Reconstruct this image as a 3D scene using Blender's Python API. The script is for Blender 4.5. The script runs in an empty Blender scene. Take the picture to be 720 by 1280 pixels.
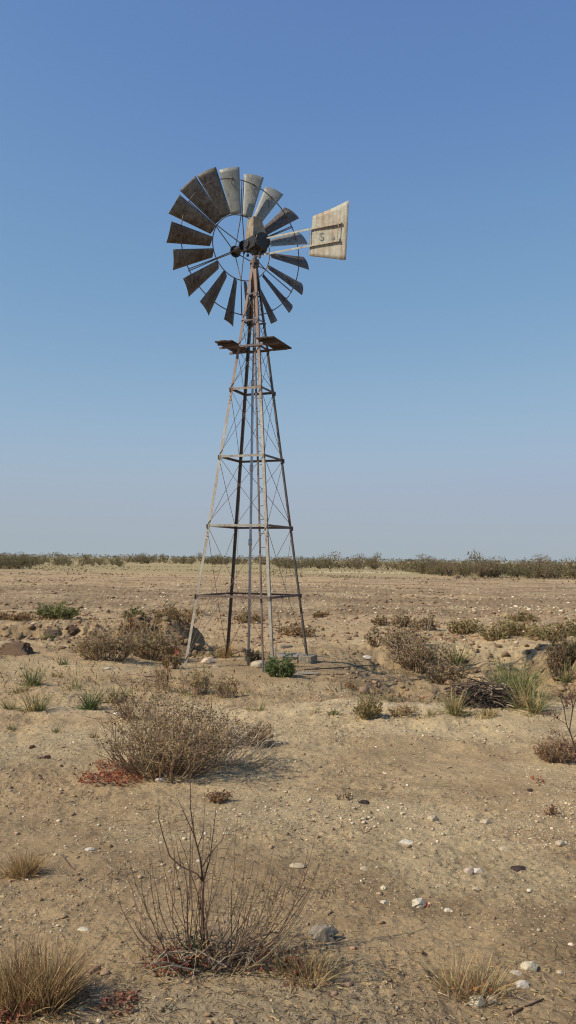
import bpy, math, random
import numpy as np
from mathutils import Vector, Matrix
random.seed(7); RNG = np.random.default_rng(11)
scene = bpy.context.scene
COL = scene.collection
R = math.radians

# ------------------------------------------------------------------ camera
F = 1060.0; PITCH = R(3.24); ROLL = 0.01325; EYE = 1.65      # photo is 720 x 1280
def ray(px, py):
    X = px-360; Y = py-640; cr, sr = math.cos(ROLL), math.sin(ROLL)
    x = X*cr+Y*sr; y = -X*sr+Y*cr
    c, s = math.cos(PITCH), math.sin(PITCH)
    return np.array([x/F, c+y/F*s, s-y/F*c])
def un(px, py, Y):
    d = ray(px, py); return np.array([0, 0, EYE])+d*(Y/d[1])
cam_d = bpy.data.cameras.new('camera'); cam = bpy.data.objects.new('camera', cam_d); COL.objects.link(cam)
cam.location = (0, 0, EYE)
cam.matrix_world = Matrix.Translation((0, 0, EYE)) @ Matrix.Rotation(R(90)+PITCH, 4, 'X') @ Matrix.Rotation(ROLL, 4, 'Z')
cam_d.sensor_fit = 'VERTICAL'; cam_d.sensor_height = 36; cam_d.lens = 36*F/1280
cam_d.clip_start = .05; cam_d.clip_end = 30000
scene.camera = cam

# ------------------------------------------------------------------ light
SUN = np.array([-.70, -.27, .66]); SUN /= np.linalg.norm(SUN)
w = bpy.data.worlds.new('World'); scene.world = w; w.use_nodes = True
nt = w.node_tree; bg = nt.nodes['Background']
sky = nt.nodes.new('ShaderNodeTexSky'); sky.sky_type = 'NISHITA'; sky.sun_disc = False
sky.sun_elevation = math.asin(SUN[2]); sky.sun_rotation = math.atan2(SUN[0], SUN[1])
sky.altitude = 300; sky.air_density = 1.0; sky.dust_density = .5; sky.ozone_density = 4.0
gm = nt.nodes.new('ShaderNodeGamma'); gm.inputs[1].default_value = .70; nt.links.new(sky.outputs[0], gm.inputs[0])
tn = nt.nodes.new('ShaderNodeMix'); tn.data_type = 'RGBA'; tn.blend_type = 'MULTIPLY'; tn.inputs[0].default_value = 1
nt.links.new(gm.outputs[0], tn.inputs[6]); tn.inputs[7].default_value = (.95, 1.03, 1.22, 1)
hs = nt.nodes.new('ShaderNodeHueSaturation'); hs.inputs['Saturation'].default_value = 1.15; nt.links.new(tn.outputs[2], hs.inputs['Color'])
def vscale(src, k):
    q = nt.nodes.new('ShaderNodeVectorMath'); q.operation = 'SCALE'; q.inputs['Scale'].default_value = k; nt.links.new(src, q.inputs[0]); return q.outputs[0]
cv = nt.nodes.new('ShaderNodeRGBCurve'); nt.links.new(vscale(hs.outputs[0], .15), cv.inputs['Color'])
for ci, P_ in enumerate((((.080, .115), (.124, .192), (.235, .335), (.445, .395), (1, .75)), ((.168, .222), (.246, .345), (.402, .465), (.515, .455), (1, .78)), ((.367, .475), (.497, .558), (.60, .60), (.66, .615), (1, .80)))):
    c_ = cv.mapping.curves[ci]
    c_.points[0].location = (0, 0); c_.points[1].location = P_[-1]
    for p_ in P_[:-1]: c_.points.new(*p_)
cv.mapping.update()
tc = nt.nodes.new('ShaderNodeTexCoord'); sx = nt.nodes.new('ShaderNodeSeparateXYZ'); nt.links.new(tc.outputs['Generated'], sx.inputs[0])
mr = nt.nodes.new('ShaderNodeMapRange'); mr.interpolation_type = 'SMOOTHSTEP'; mr.inputs[1].default_value = -.03; mr.inputs[2].default_value = .17; mr.inputs[3].default_value = 1; mr.inputs[4].default_value = 0
nt.links.new(sx.outputs[2], mr.inputs[0])
hz = nt.nodes.new('ShaderNodeMix'); hz.data_type = 'RGBA'; nt.links.new(mr.outputs[0], hz.inputs[0]); nt.links.new(cv.outputs[0], hz.inputs[6]); hz.inputs[7].default_value = (.375, .435, .475, 1)
nt.links.new(vscale(hz.outputs[2], 1/.15), bg.inputs[0]); bg.inputs[1].default_value = .15
sl = bpy.data.lights.new('sun', 'SUN'); sl.energy = 5.0; sl.angle = R(.55); sl.color = (1, .93, .80)
so = bpy.data.objects.new('sun', sl); COL.objects.link(so)
so.rotation_euler = Vector(SUN).to_track_quat('Z', 'Y').to_euler()
scene.view_settings.view_transform = 'Standard'; scene.view_settings.look = 'None'
scene.cycles.pixel_filter_type = 'BLACKMAN_HARRIS'; scene.cycles.filter_width = 1.15
scene.view_settings.exposure = 0; scene.view_settings.gamma = 1

# ------------------------------------------------------------------ noise (vectorised)
def hsh(ix, iy, seed):
    n = (ix.astype(np.int64)*374761393+iy.astype(np.int64)*668265263+seed*69069) & 0xffffffff
    n = ((n ^ (n >> 13))*1274126177) & 0xffffffff
    n = n ^ (n >> 16)
    return (n & 0xffffff)/float(0xffffff)
def vn(x, y, s=0):
    x = np.asarray(x, float); y = np.asarray(y, float)
    ix = np.floor(x); iy = np.floor(y); fx = x-ix; fy = y-iy
    fx = fx*fx*fx*(fx*(fx*6-15)+10); fy = fy*fy*fy*(fy*(fy*6-15)+10)
    a = hsh(ix, iy, s); b = hsh(ix+1, iy, s); c = hsh(ix, iy+1, s); d = hsh(ix+1, iy+1, s)
    return (a*(1-fx)+b*fx)*(1-fy)+(c*(1-fx)+d*fx)*fy
def fbm(x, y, s=0, o=4):
    t = 0; a = .5; n = 0
    for k in range(o):
        t = t+a*vn(x*2**k+k*17.3, y*2**k-k*9.1, s+k); n += a; a *= .5
    return t/n-.5                                       # about -.5 .. .5
def ss(a, b, x):
    t = np.clip((x-a)/(b-a), 0, 1); return t*t*(3-2*t)
def bump(x, y, cx, cy, rx, ry, p=2.):
    return np.exp(-(np.abs((x-cx)/rx)**p+np.abs((y-cy)/ry)**p))

def height(x, y):
    x = np.asarray(x, float); y = np.asarray(y, float)
    d = np.sqrt(x*x+y*y)
    near = 1-ss(60, 160, d)
    h = .10*fbm(x*.35, y*.35, 3, 3)*near
    h = h+.045*fbm(x*1.7, y*1.7, 5, 4)*near
    # crumbly soil
    fine = 1-ss(25, 60, d)
    h = h+.022*fbm(x*9, y*9, 9, 4)*fine+.010*(.5-np.abs(fbm(x*16, y*16, 15, 3))*3)*(1-ss(8, 16, d))*ss(-.15, .15, fbm(x*.6, y*.6, 33, 3))
    cl = np.maximum(fbm(x*22, y*22, 21, 2)-.08, 0)
    h = h+.032*cl*(1-ss(9, 22, d))*ss(-.1, .15, fbm(x*.9, y*.9, 31, 3))
    # churned clods out on the plain
    pl = ss(19, 25, y)*(1-ss(55, 90, y))
    h = h+pl*(.24*np.maximum(fbm(x*1.6, y*.7, 41, 4)-.03, 0)+.16*np.abs(fbm(x*4.2, y*3.2, 43, 4)))
    # wash behind the gravel crest, right of the pump
    wob = .5*fbm(x*.6, y*.6, 51, 3)
    bx = ss(.7, 2.0, x+wob)*(1-ss(4.35+.6*wob, 5.0+.6*wob, x+.10*(y-13)))
    by = ss(9.4, 11.2, y+wob)*(1-ss(15.0, 16.4, y+wob*1.6))
    h = h-.32*bx*by*(1+.5*fbm(x*1.3, y*1.3, 53, 3))
    h = h+.10*ss(8.4, 9.3, y+wob*.5)*(1-ss(9.5, 10.2, y+wob*.5))*ss(-.6, .6, x)
    # raised far right ground and overhung bank
    h = h+.10*ss(4.4+.6*wob, 5.1+.6*wob, x+.10*(y-13))*ss(9.8, 12.5, y)*(1-ss(19, 24, y))
    # eroded little cliff on the left
    e = y-17.9-1.9*fbm(x*.9, x*0+3.3, 61, 4)-.9*fbm(x*3, y*3, 63, 3)
    h = h+.17*ss(0, .28, e+.25*fbm(x*6, y*6, 65, 2))*(1-ss(3, 9, e))*(1-ss(-4.1, -2.6, x))
    h = h-.10*bump(x, y, -5.3, 17.0, 2.6, .9)
    # slope on left
    h = h+.13*ss(9.5, 13.5, y)*(1-ss(-2.6, -1.2, x))*(1-ss(15, 18, y))
    # earth mound beside the pump
    mx = (x+2.25)/(1.05+.1*wob); mx = np.where(x > -2.25, (x+2.25)/(.86+.35*fbm(y*2.2, x*2.2, 71, 3)), mx)
    my = (y-15.55)/.95
    rr = np.sqrt(mx*mx+my*my)
    h = h+(.44+.30*fbm(x*3, y*3, 73, 4)+.16*fbm(x*9, y*9, 75, 3))*(1-ss(.55, 1.03, rr+.25*fbm(x*5, y*5, 77, 3)))
    rg = bump(x, y, -3.6, 16.8, 3.2, 2.4, 4)+bump(x, y, 3.2, 14.5, 3.2, 3.4, 4)
    h = h+np.minimum(rg, 1)*(.20*fbm(x*2.4, y*2.4, 81, 4)+.11*fbm(x*7, y*7, 83, 4))
    h = h-.36*bump(x, y, 4.05, 13.9, .62, .40, 4)+.12*bump(x, y, 3.2, 13.8, .3, .5, 2)
    zz = ss(4.5, 7, d)*(1-ss(17, 24, d))*ss(-.15, .15, fbm(x*.7, y*.5, 91, 3))
    h = h+zz*(.11*fbm(x*3.1, y*2.6, 93, 4)+.05*np.maximum(fbm(x*10, y*7, 95, 3)-.06, 0))
    # pump plinth area: trampled flat
    t = bump(x, y, -.6, 13.4, 1.5, 1.5, 4)
    h = h*(1-.85*t)
    return h*(1-ss(200, 500, d))
GZC = {}
def gz(x, y):
    """height looked up on a cached 2 m tile"""
    if math.hypot(x, y) > 55: return float(height(np.array([x]), np.array([y]))[0])
    k = (math.floor(x/2), math.floor(y/2))
    if k not in GZC:
        a = np.linspace(0, 2, 81); X, Y = np.meshgrid(k[0]*2+a, k[1]*2+a, indexing='ij'); GZC[k] = height(X, Y)
    T = GZC[k]; u = (x-k[0]*2)*40; v = (y-k[1]*2)*40; i = min(int(u), 79); j = min(int(v), 79); u -= i; v -= j
    return float((T[i, j]*(1-u)+T[i+1, j]*u)*(1-v)+(T[i, j+1]*(1-u)+T[i+1, j+1]*u)*v)
def ground_at(px, py):
    d = ray(px, py); t = np.exp(np.linspace(math.log(2.5), math.log(300), 2200))
    P = np.array([0, 0, EYE])+d[None]*t[:, None]
    g = P[:, 2]-height(P[:, 0], P[:, 1])
    k = np.argmax(g < 0) if (g < 0).any() else len(t)-1
    p = P[k]; return float(p[0]), float(p[1]), gz(p[0], p[1])

# ------------------------------------------------------------------ materials
def mat(name):
    m = bpy.data.materials.new(name); m.use_nodes = True
    return m, m.node_tree, m.node_tree.nodes['Principled BSDF']
def node(nt, t, **k):
    n = nt.nodes.new(t)
    for a, b in k.items(): setattr(n, a, b)
    return n
def noise(nt, vec, scale, detail=5, rough=.6):
    n = node(nt, 'ShaderNodeTexNoise'); n.inputs['Scale'].default_value = scale
    n.inputs['Detail'].default_value = detail; n.inputs['Roughness'].default_value = rough
    nt.links.new(vec, n.inputs['Vector']); return n.outputs['Fac']
def ramp(nt, fac, stops):
    r = node(nt, 'ShaderNodeValToRGB'); e = r.color_ramp.elements
    while len(e) < len(stops): e.new(.5)
    for q, (p, c) in zip(e, stops): q.position = p; q.color = (*c, 1) if len(c) == 3 else c
    nt.links.new(fac, r.inputs['Fac']); return r.outputs['Color']
def mix(nt, fac, a, b, mode='MIX'):
    m = node(nt, 'ShaderNodeMix', data_type='RGBA', blend_type=mode)
    for s, v in ((m.inputs[0], fac), (m.inputs[6], a), (m.inputs[7], b)):
        if hasattr(v, 'links'): nt.links.new(v, s)
        else: s.default_value = v if isinstance(v, float) else (*v, 1)
    return m.outputs[2]
def bumpn(nt, bsdf, fac, strength, dist, prev=None):
    b = node(nt, 'ShaderNodeBump'); b.inputs['Strength'].default_value = strength; b.inputs['Distance'].default_value = dist
    nt.links.new(fac, b.inputs['Height'])
    if prev is not None: nt.links.new(prev, b.inputs['Normal'])
    nt.links.new(b.outputs[0], bsdf.inputs['Normal']); return b.outputs[0]
def coords(nt): return node(nt, 'ShaderNodeTexCoord').outputs['Object']

def ground_material():
    m, nt, b = mat('dry_soil'); co = coords(nt)
    at = node(nt, 'ShaderNodeAttribute', attribute_name='Col').outputs['Color']
    n1 = noise(nt, co, 3.1, 8, .65); n2 = noise(nt, co, 38, 6, .7); n3 = noise(nt, co, 160, 4, .7)
    c = mix(nt, 1.0, at, ramp(nt, n1, [(.3, (.78, .76, .74)), (.5, (1, 1, 1)), (.72, (1.16, 1.14, 1.10))]), 'MULTIPLY')
    c = mix(nt, 1.0, c, ramp(nt, n2, [(.28, (.68, .66, .64)), (.48, (1, 1, 1)), (.70, (1.22, 1.20, 1.15))]), 'MULTIPLY')
    c = mix(nt, 1.0, c, ramp(nt, n3, [(.30, (.74, .72, .70)), (.5, (1, 1, 1)), (.7, (1.18, 1.17, 1.14))]), 'MULTIPLY')
    n4 = noise(nt, co, 11, 7, .75)
    c = mix(nt, 1.0, c, ramp(nt, n4, [(.27, (.60, .53, .46)), (.37, (.95, .94, .93)), (.55, (1, 1, 1)), (.72, (1.12, 1.11, 1.08))]), 'MULTIPLY')
    # fine grit: pale and dark grains
    v = node(nt, 'ShaderNodeTexVoronoi'); v.inputs['Scale'].default_value = 95; nt.links.new(co, v.inputs['Vector'])
    bright = ramp(nt, v.outputs['Color'], [(.80, (0, 0, 0)), (.84, (1, 1, 1))])
    dsk = ramp(nt, v.outputs['Distance'], [(.22, (1, 1, 1)), (.36, (0, 0, 0))])
    k = mix(nt, 1.0, bright, dsk, 'MULTIPLY')
    dens = ramp(nt, noise(nt, co, 1.3, 4, .6), [(.42, (0, 0, 0)), (.62, (.75, .75, .75))])
    k = mix(nt, 1.0, k, dens, 'MULTIPLY')
    # crusted soil: a fine net of shrinkage cracks in patches
    wv = node(nt, 'ShaderNodeVectorMath', operation='ADD'); nt.links.new(co, wv.inputs[0])
    wn = node(nt, 'ShaderNodeTexNoise'); wn.inputs['Scale'].default_value = 6; nt.links.new(co, wn.inputs['Vector'])
    ws = node(nt, 'ShaderNodeVectorMath', operation='SCALE'); ws.inputs['Scale'].default_value = .22; nt.links.new(wn.outputs['Color'], ws.inputs[0]); nt.links.new(ws.outputs[0], wv.inputs[1])
    vc = node(nt, 'ShaderNodeTexVoronoi', feature='DISTANCE_TO_EDGE'); vc.inputs['Scale'].default_value = 8.5; nt.links.new(wv.outputs[0], vc.inputs['Vector'])
    cr = ramp(nt, vc.outputs['Distance'], [(.0, (1, 1, 1)), (.045, (0, 0, 0))])
    pm = ramp(nt, noise(nt, co, .9, 4, .6), [(.46, (0, 0, 0)), (.60, (.8, .8, .8))])
    cr = mix(nt, 1.0, mix(nt, 1.0, cr, pm, 'MULTIPLY'), ramp(nt, noise(nt, co, 5, 3, .6), [(.42, (0, 0, 0)), (.55, (1, 1, 1))]), 'MULTIPLY')
    c = mix(nt, cr, c, mix(nt, 1.0, c, (.42, .36, .32), 'MULTIPLY'))
    inv = node(nt, 'ShaderNodeMath', operation='SUBTRACT'); inv.inputs[0].default_value = 1; nt.links.new(cr, inv.inputs[1])
    c = mix(nt, k, c, (.50, .44, .34))
    nt.links.new(c, b.inputs['Base Color']); b.inputs['Roughness'].default_value = .95
    b.inputs['Specular IOR Level'].default_value = .12
    p = bumpn(nt, b, n1, .6, .05); p = bumpn(nt, b, n4, .9, .03, p); p = bumpn(nt, b, n2, 1., .016, p); p = bumpn(nt, b, n3, .9, .005, p)
    p = bumpn(nt, b, inv.outputs[0], .8, .012, p)
    bumpn(nt, b, k, .6, .004, p)
    return m
def plain_col_material(name, rough=.85, translucent=0., bump_scale=None):
    m, nt, b = mat(name); at = node(nt, 'ShaderNodeAttribute', attribute_name='Col').outputs['Color']
    co = coords(nt); n = noise(nt, co, bump_scale or 60, 4, .6)
    c = mix(nt, 1.0, at, ramp(nt, n, [(.3, (.75, .74, .72)), (.5, (1, 1, 1)), (.75, (1.2, 1.18, 1.15))]), 'MULTIPLY')
    nt.links.new(c, b.inputs['Base Color']); b.inputs['Roughness'].default_value = rough
    b.inputs['Specular IOR Level'].default_value = .2
    if bump_scale: bumpn(nt, b, n, .6, .01)
    if translucent:
        t = node(nt, 'ShaderNodeBsdfTranslucent'); nt.links.new(c, t.inputs['Color'])
        x = node(nt, 'ShaderNodeMixShader'); x.inputs[0].default_value = translucent
        nt.links.new(b.outputs[0], x.inputs[1]); nt.links.new(t.outputs[0], x.inputs[2])
        nt.links.new(x.outputs[0], nt.nodes['Material Output'].inputs[0])
    return m
M_GROUND = ground_material()
M_STEM = plain_col_material('dry_stem')
M_LEAF = plain_col_material('leaf', .7, .28)
M_STONE = plain_col_material('limestone', .92, 0, 45)

def metal(name, base, dark, rust, rust_lo, rust_hi, metallic=.25, rough=.6, high_rust=None):
    m, nt, b = mat(name); co = coords(nt)
    n1 = noise(nt, co, 2.2, 8, .65); n2 = noise(nt, co, 14, 6, .7)
    sep = node(nt, 'ShaderNodeMapping'); sep.inputs['Scale'].default_value = (18, 18, 1.6); nt.links.new(co, sep.inputs[0])
    n3 = noise(nt, sep.outputs[0], 1.3, 5, .6)                     # streaks running down
    c = ramp(nt, n2, [(.3, dark), (.62, base)])
    f = mix(nt, .5, n1, n3)
    if high_rust:
        g = node(nt, 'ShaderNodeSeparateXYZ'); nt.links.new(node(nt, 'ShaderNodeNewGeometry').outputs['Position'], g.inputs[0])
        mr = node(nt, 'ShaderNodeMapRange'); mr.inputs[1].default_value = high_rust[0]; mr.inputs[2].default_value = high_rust[1]
        mr.inputs[3].default_value = 0; mr.inputs[4].default_value = .30; nt.links.new(g.outputs[2], mr.inputs[0])
        f = mix(nt, 1.0, f, mr.outputs[0], 'ADD')
    rf = ramp(nt, f, [(rust_lo, (0, 0, 0)), (rust_hi, (1, 1, 1))])
    rc = ramp(nt, n2, [(.3, tuple(q*.5 for q in rust)), (.7, rust)])
    nt.links.new(mix(nt, rf, c, rc), b.inputs['Base Color'])
    b.inputs['Metallic'].default_value = metallic; b.inputs['Roughness'].default_value = rough
    bumpn(nt, b, n2, .25, .004)
    return m
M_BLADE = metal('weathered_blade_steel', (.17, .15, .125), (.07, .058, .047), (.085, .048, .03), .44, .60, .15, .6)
M_BLADE2 = metal('lighter_blade_steel', (.26, .26, .225), (.17, .16, .135), (.15, .10, .06), .52, .68, .2, .55)  # lighter tone, set on four of the wheel blades
M_VANE = metal('weathered_vane_steel', (.40, .375, .29), (.27, .25, .19), (.33, .17, .08), .46, .66, .1, .7)
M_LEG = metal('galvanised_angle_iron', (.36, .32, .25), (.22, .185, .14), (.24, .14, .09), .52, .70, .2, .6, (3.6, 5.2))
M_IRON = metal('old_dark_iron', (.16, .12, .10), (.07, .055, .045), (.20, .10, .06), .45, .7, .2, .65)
M_HOOD = metal('rusty_sheet_hood', (.34, .28, .19), (.20, .15, .10), (.17, .09, .05), .46, .66, .1, .7)
M_DLEG = metal('darker_angle_iron', (.16, .13, .11), (.07, .055, .045), (.13, .07, .045), .50, .7, .2, .65)  # darker tone, set on the two rear legs
M_GREASE = metal('greasy_casting', (.035, .03, .028), (.012, .011, .010), (.08, .045, .03), .55, .8, .1, .45)
M_PIPE = metal('galvanised_pipe', (.44, .47, .50), (.30, .32, .34), (.22, .15, .10), .60, .75, .3, .5)
M_BOARD = metal('rusted_plate', (.07, .05, .042), (.035, .026, .022), (.085, .04, .028), .35, .6, .1, .8)
M_CONC = metal('weathered_concrete', (.29, .24, .17), (.16, .13, .09), (.15, .11, .075), .52, .72, 0., .95)
M_PAINT, _n, _b = mat('faded_black_paint'); _b.inputs['Base Color'].default_value = (.22, .21, .175, 1); _b.inputs['Roughness'].default_value = .9

# ------------------------------------------------------------------ object helpers
def tag(o, label=None, cat=None, group=None, kind=None):
    for k, v in (('label', label), ('category', cat), ('group', group), ('kind', kind)):
        if v: o[k] = v
    return o
def empty(name, loc, rz=0.):
    o = bpy.data.objects.new(name, None); o.empty_display_size = .1; COL.objects.link(o); o.location = loc; o.rotation_euler.z = rz; return o
class Geo:
    def __init__(s): s.v = []; s.f = []; s.c = []; s.n = 0
    def add(s, V, Fc, col):
        s.v.extend(V); s.f.extend([tuple(i+s.n for i in f) for f in Fc]); s.c.extend([col]*len(Fc)); s.n += len(V)
    def tube(s, P, r0, r1, col=(1, 1, 1), k=3, cap=True):
        P = [Vector(p) for p in P]; V = []; n = len(P)
        d = (P[-1]-P[0]); a = d.orthogonal().normalized() if d.length > 1e-9 else Vector((1, 0, 0))
        for i, p in enumerate(P):
            t = (P[min(i+1, n-1)]-P[max(i-1, 0)])
            t = t.normalized() if t.length > 1e-9 else Vector((0, 0, 1))
            a = (a-t*a.dot(t)); a = a.normalized() if a.length > 1e-6 else t.orthogonal().normalized(); b = t.cross(a)
            r = r0+(r1-r0)*i/(n-1)
            for j in range(k):
                q = 2*math.pi*j/k; V.append(tuple(p+a*(r*math.cos(q))+b*(r*math.sin(q))))
        Fc = [(i*k+j, i*k+(j+1) % k, (i+1)*k+(j+1) % k, (i+1)*k+j) for i in range(n-1) for j in range(k)]
        if cap: Fc += [tuple(range(k))[::-1], tuple((n-1)*k+j for j in range(k))]
        s.add(V, Fc, col)
    def blade(s, p, d, L, wd, droop, col, seg=3):
        p = Vector(p); d = Vector(d).normalized(); side = d.cross(Vector((random.uniform(-1, 1), random.uniform(-1, 1), .3))).normalized()
        V = []; cur = p.copy(); dd = d.copy()
        for i in range(seg+1):
            ww = wd*(1-i/seg)**.7*.5+wd*.06
            V += [tuple(cur-side*ww), tuple(cur+side*ww)]
            cur = cur+dd*(L/seg); dd = (dd+Vector((d.x, d.y, -1))*droop/seg).normalized()
        s.add(V, [(2*i, 2*i+1, 2*i+3, 2*i+2) for i in range(seg)], col)
    def leaf(s, p, size, col, nrm=None):
        p = Vector(p); n = Vector(nrm) if nrm is not None else Vector((random.gauss(0, 1), random.gauss(0, 1), random.gauss(0, 1)))
        n.normalize(); a = n.orthogonal().normalized(); b = n.cross(a); q = random.uniform(0, 6.28)
        a, b = a*math.cos(q)+b*math.sin(q), b*math.cos(q)-a*math.sin(q)
        a = a*size; b = b*size*random.uniform(.4, .7); k = n*size*.3
        s.add([tuple(p-a), tuple(p-b+k), tuple(p+a), tuple(p+b+k)], [(0, 1, 2), (0, 2, 3)], col)
    def build(s, name, m, parent=None, smooth=False, origin=None):
        me = bpy.data.meshes.new(name); V = s.v
        if origin is not None: V = [(v[0]-origin[0], v[1]-origin[1], v[2]-origin[2]) for v in V]
        me.from_pydata(V, [], s.f); me.materials.append(m)
        at = me.color_attributes.new('Col', 'FLOAT_COLOR', 'CORNER')
        ls = np.array([len(f) for f in s.f]); cc = np.repeat(np.array([(*c[:3], 1) for c in s.c], np.float32), ls, 0)
        at.data.foreach_set('color', cc.ravel())
        if smooth: me.polygons.foreach_set('use_smooth', [True]*len(s.f))
        me.update(); o = bpy.data.objects.new(name, me); COL.objects.link(o)
        if parent is not None: o.parent = parent
        if origin is not None and parent is None: o.location = origin
        return o
def jit(c, a=.2):
    k = 1+random.uniform(-a, a); return tuple(max(0, q*k*(1+random.uniform(-a*.3, a*.3))) for q in c)
def bevel(o, wd=.004, seg=1):
    m = o.modifiers.new('bevel', 'BEVEL'); m.width = wd; m.segments = seg; m.limit_method = 'ANGLE'; return o
def box_geo(g, o, ax, ay, az, col=(1, 1, 1)):
    o, ax, ay, az = map(Vector, (o, ax, ay, az))
    V = [tuple(o+ax*i+ay*j+az*k) for k in (-.5, .5) for j in (-.5, .5) for i in (-.5, .5)]
    g.add(V, [(0, 2, 3, 1), (4, 5, 7, 6), (0, 1, 5, 4), (2, 6, 7, 3), (0, 4, 6, 2), (1, 3, 7, 5)], col)
def prism(g, sect, p, q, ux, uy, col=(1, 1, 1), scale=1.):
    p, q, ux, uy = map(Vector, (p, q, ux, uy)); n = len(sect)
    V = [tuple(p+ux*a+uy*b) for a, b in sect]+[tuple(q+ux*a*scale+uy*b*scale) for a, b in sect]
    g.add(V, [tuple(range(n))[::-1], tuple(range(n, 2*n))]+[(i, (i+1) % n, n+(i+1) % n, n+i) for i in range(n)], col)
def L_sect(a, t): return [(0, 0), (a, 0), (a, t), (t, t), (t, a), (0, a)]

# ------------------------------------------------------------------ ground
def lin(r, g, b): return tuple(((q/255)/12.92 if q/255 <= .04045 else ((q/255+.055)/1.055)**2.4) for q in (r, g, b))
def build_ground():
    ys = [-8, -4, -2, 0, 1, 1.8]; y = 2.3
    while y < 140: ys.append(y); y += max(.0065, y*y/(848*EYE)*.62)
    while y < 9000: ys.append(y); y *= 1.12
    ys = np.array(ys)
    ui = np.linspace(-.40, .40, 620); uo = np.linspace(.41, 1.6, 50)
    us = np.concatenate([-uo[::-1], ui, uo])
    X = (ys[:, None]+np.where(ys < 10, 1.2, 1.2)[:, None])*us[None]
    X = np.where(ys[:, None] < 1, us[None]*np.maximum(2.2, 2.2), X)
    X = np.where(ys[:, None] < 0, us[None]*8, X)
    Y = np.repeat(ys[:, None], len(us), 1)
    Z = height(X, Y)
    nr, nc = X.shape
    V = np.stack([X, Y, Z], -1).reshape(-1, 3).astype(np.float32)
    idx = np.arange(nr*nc).reshape(nr, nc)
    Q = np.stack([idx[:-1, :-1], idx[:-1, 1:], idx[1:, 1:], idx[1:, :-1]], -1).reshape(-1, 4)
    me = bpy.data.meshes.new('ground'); me.vertices.add(len(V)); me.vertices.foreach_set('co', V.ravel())
    me.loops.add(Q.size); me.loops.foreach_set('vertex_index', Q.ravel().astype(np.int32))
    me.polygons.add(len(Q)); me.polygons.foreach_set('loop_start', np.arange(0, Q.size, 4, dtype=np.int32))
    me.polygons.foreach_set('loop_total', np.full(len(Q), 4, np.int32)); me.polygons.foreach_set('use_smooth', np.ones(len(Q), bool))
    me.update()
    x = V[:, 0].astype(float); y = V[:, 1].astype(float)
    base = np.array([.425, .300, .165]); pale = np.array([.54, .415, .240]); brown = np.array([.32, .222, .122])
    red = np.array([.335, .232, .140]); yel = np.array([.33, .27, .135]); sand = np.array([.66, .52, .33]); lit = np.array([.27, .22, .15])
    C = np.repeat(base[None], len(x), 0)
    def lay(c, k): nonlocal C; k = np.clip(k, 0, 1)[:, None]; C = C*(1-k)+c*k
    lay(brown, ss(-.10, .22, fbm(x*.45, y*.45, 101, 4))*.6*(1-ss(12, 25, y)))
    lay(pale, ss(.02, .25, fbm(x*.8, y*.8, 103, 4))*.45*(1-ss(20, 40, y)))
    wob = .5*fbm(x*.6, y*.6, 51, 3)
    lay(pale, .55*ss(7.2, 8.8, y+wob)*(1-ss(9.6, 10.4, y+wob))*ss(-1, 1, x))
    lay(sand, .75*ss(8.9, 9.2, y+wob*.5)*(1-ss(9.45, 9.8, y+wob*.5))*ss(-.6, .9, x)*ss(-.25, .1, fbm(x*2, y*4, 107, 3)))
    lay(sand, .55*bump(x, y, -.75, 9.1, .5, .35))
    lay(sand, .5*bump(x, y, -2.4, 9.3, .6, .3))
    lay(pale, .6*bump(x, y, 3.2, 16.6, 1.9, 1.1, 4))
    lay(red, .75*ss(19, 26, y)*(1-ss(70, 130, y))*ss(-.28, .12, fbm(x*.12, y*.10, 111, 4)))
    lay(brown*.70, .75*ss(27, 31, y+9*fbm(x*.05, y*.1, 131, 3))*(1-ss(42, 54, y+12*fbm(x*.04, y*.1, 133, 3)))*ss(-.25, .15, fbm(x*.25, y*.6, 135, 4)))
    lay(brown*.70, ss(.0, .2, fbm(x*.35, y*.8, 113, 5))*.75*ss(20, 26, y)*(1-ss(80, 120, y)))
    lay(pale, ss(.05, .2, fbm(x*.3, y*.3, 115, 4))*.35*ss(22, 30, y)*(1-ss(80, 120, y)))
    lay(yel, .8*ss(85, 125, y+30*fbm(x*.03, y*.02, 117, 3))*ss(-.35, .0, fbm(x*.02, y*.02, 119, 3)+.1))
    xr = x/np.maximum(y, 1)
    lay(sand, .7*ss(112, 118, y)*(1-ss(128, 136, y))*ss(-.2, .1, fbm(x*.08, y*.2, 121, 3))*ss(.015, .03, xr)*(1-ss(.12, .16, xr)))
    lay(brown*.62, .85*bump(x, y, -2.3, 15.4, 1.2, 1.0, 4)*ss(-.25, .05, fbm(x*2.5, y*2.5, 141, 3)))
    lay(brown*.66, .8*bump(x, y, -5.0, 17.4, 2.6, .8, 4)*ss(-.12, .1, fbm(x*2.0, y*2.5, 143, 3)))
    lay(brown*.62, .8*bump(x, y, 4.4, 13.4, .7, 1.4, 4)*ss(-.2, .1, fbm(x*2.0, y*2.5, 145, 3)))
    lay(brown*.80, ss(.02, .16, fbm(x*.5+7, y*.9, 147, 4))*.55*(1-ss(14, 20, y)))
    lay(pale*1.02, ss(.02, .18, fbm(x*.38+31, y*.55, 151, 4))*.6*(1-ss(8, 11, y)))
    lay(lit, .5*bump(x, y, -.35, 3.2, 1.0, .28))
    C = np.concatenate([C, np.ones((len(C), 1))], 1).astype(np.float32)
    at = me.color_attributes.new('Col', 'FLOAT_COLOR', 'POINT'); at.data.foreach_set('color', C.ravel())
    me.materials.append(M_GROUND)
    o = bpy.data.objects.new('ground', me); COL.objects.link(o); tag(o, kind='structure')
build_ground()

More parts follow.
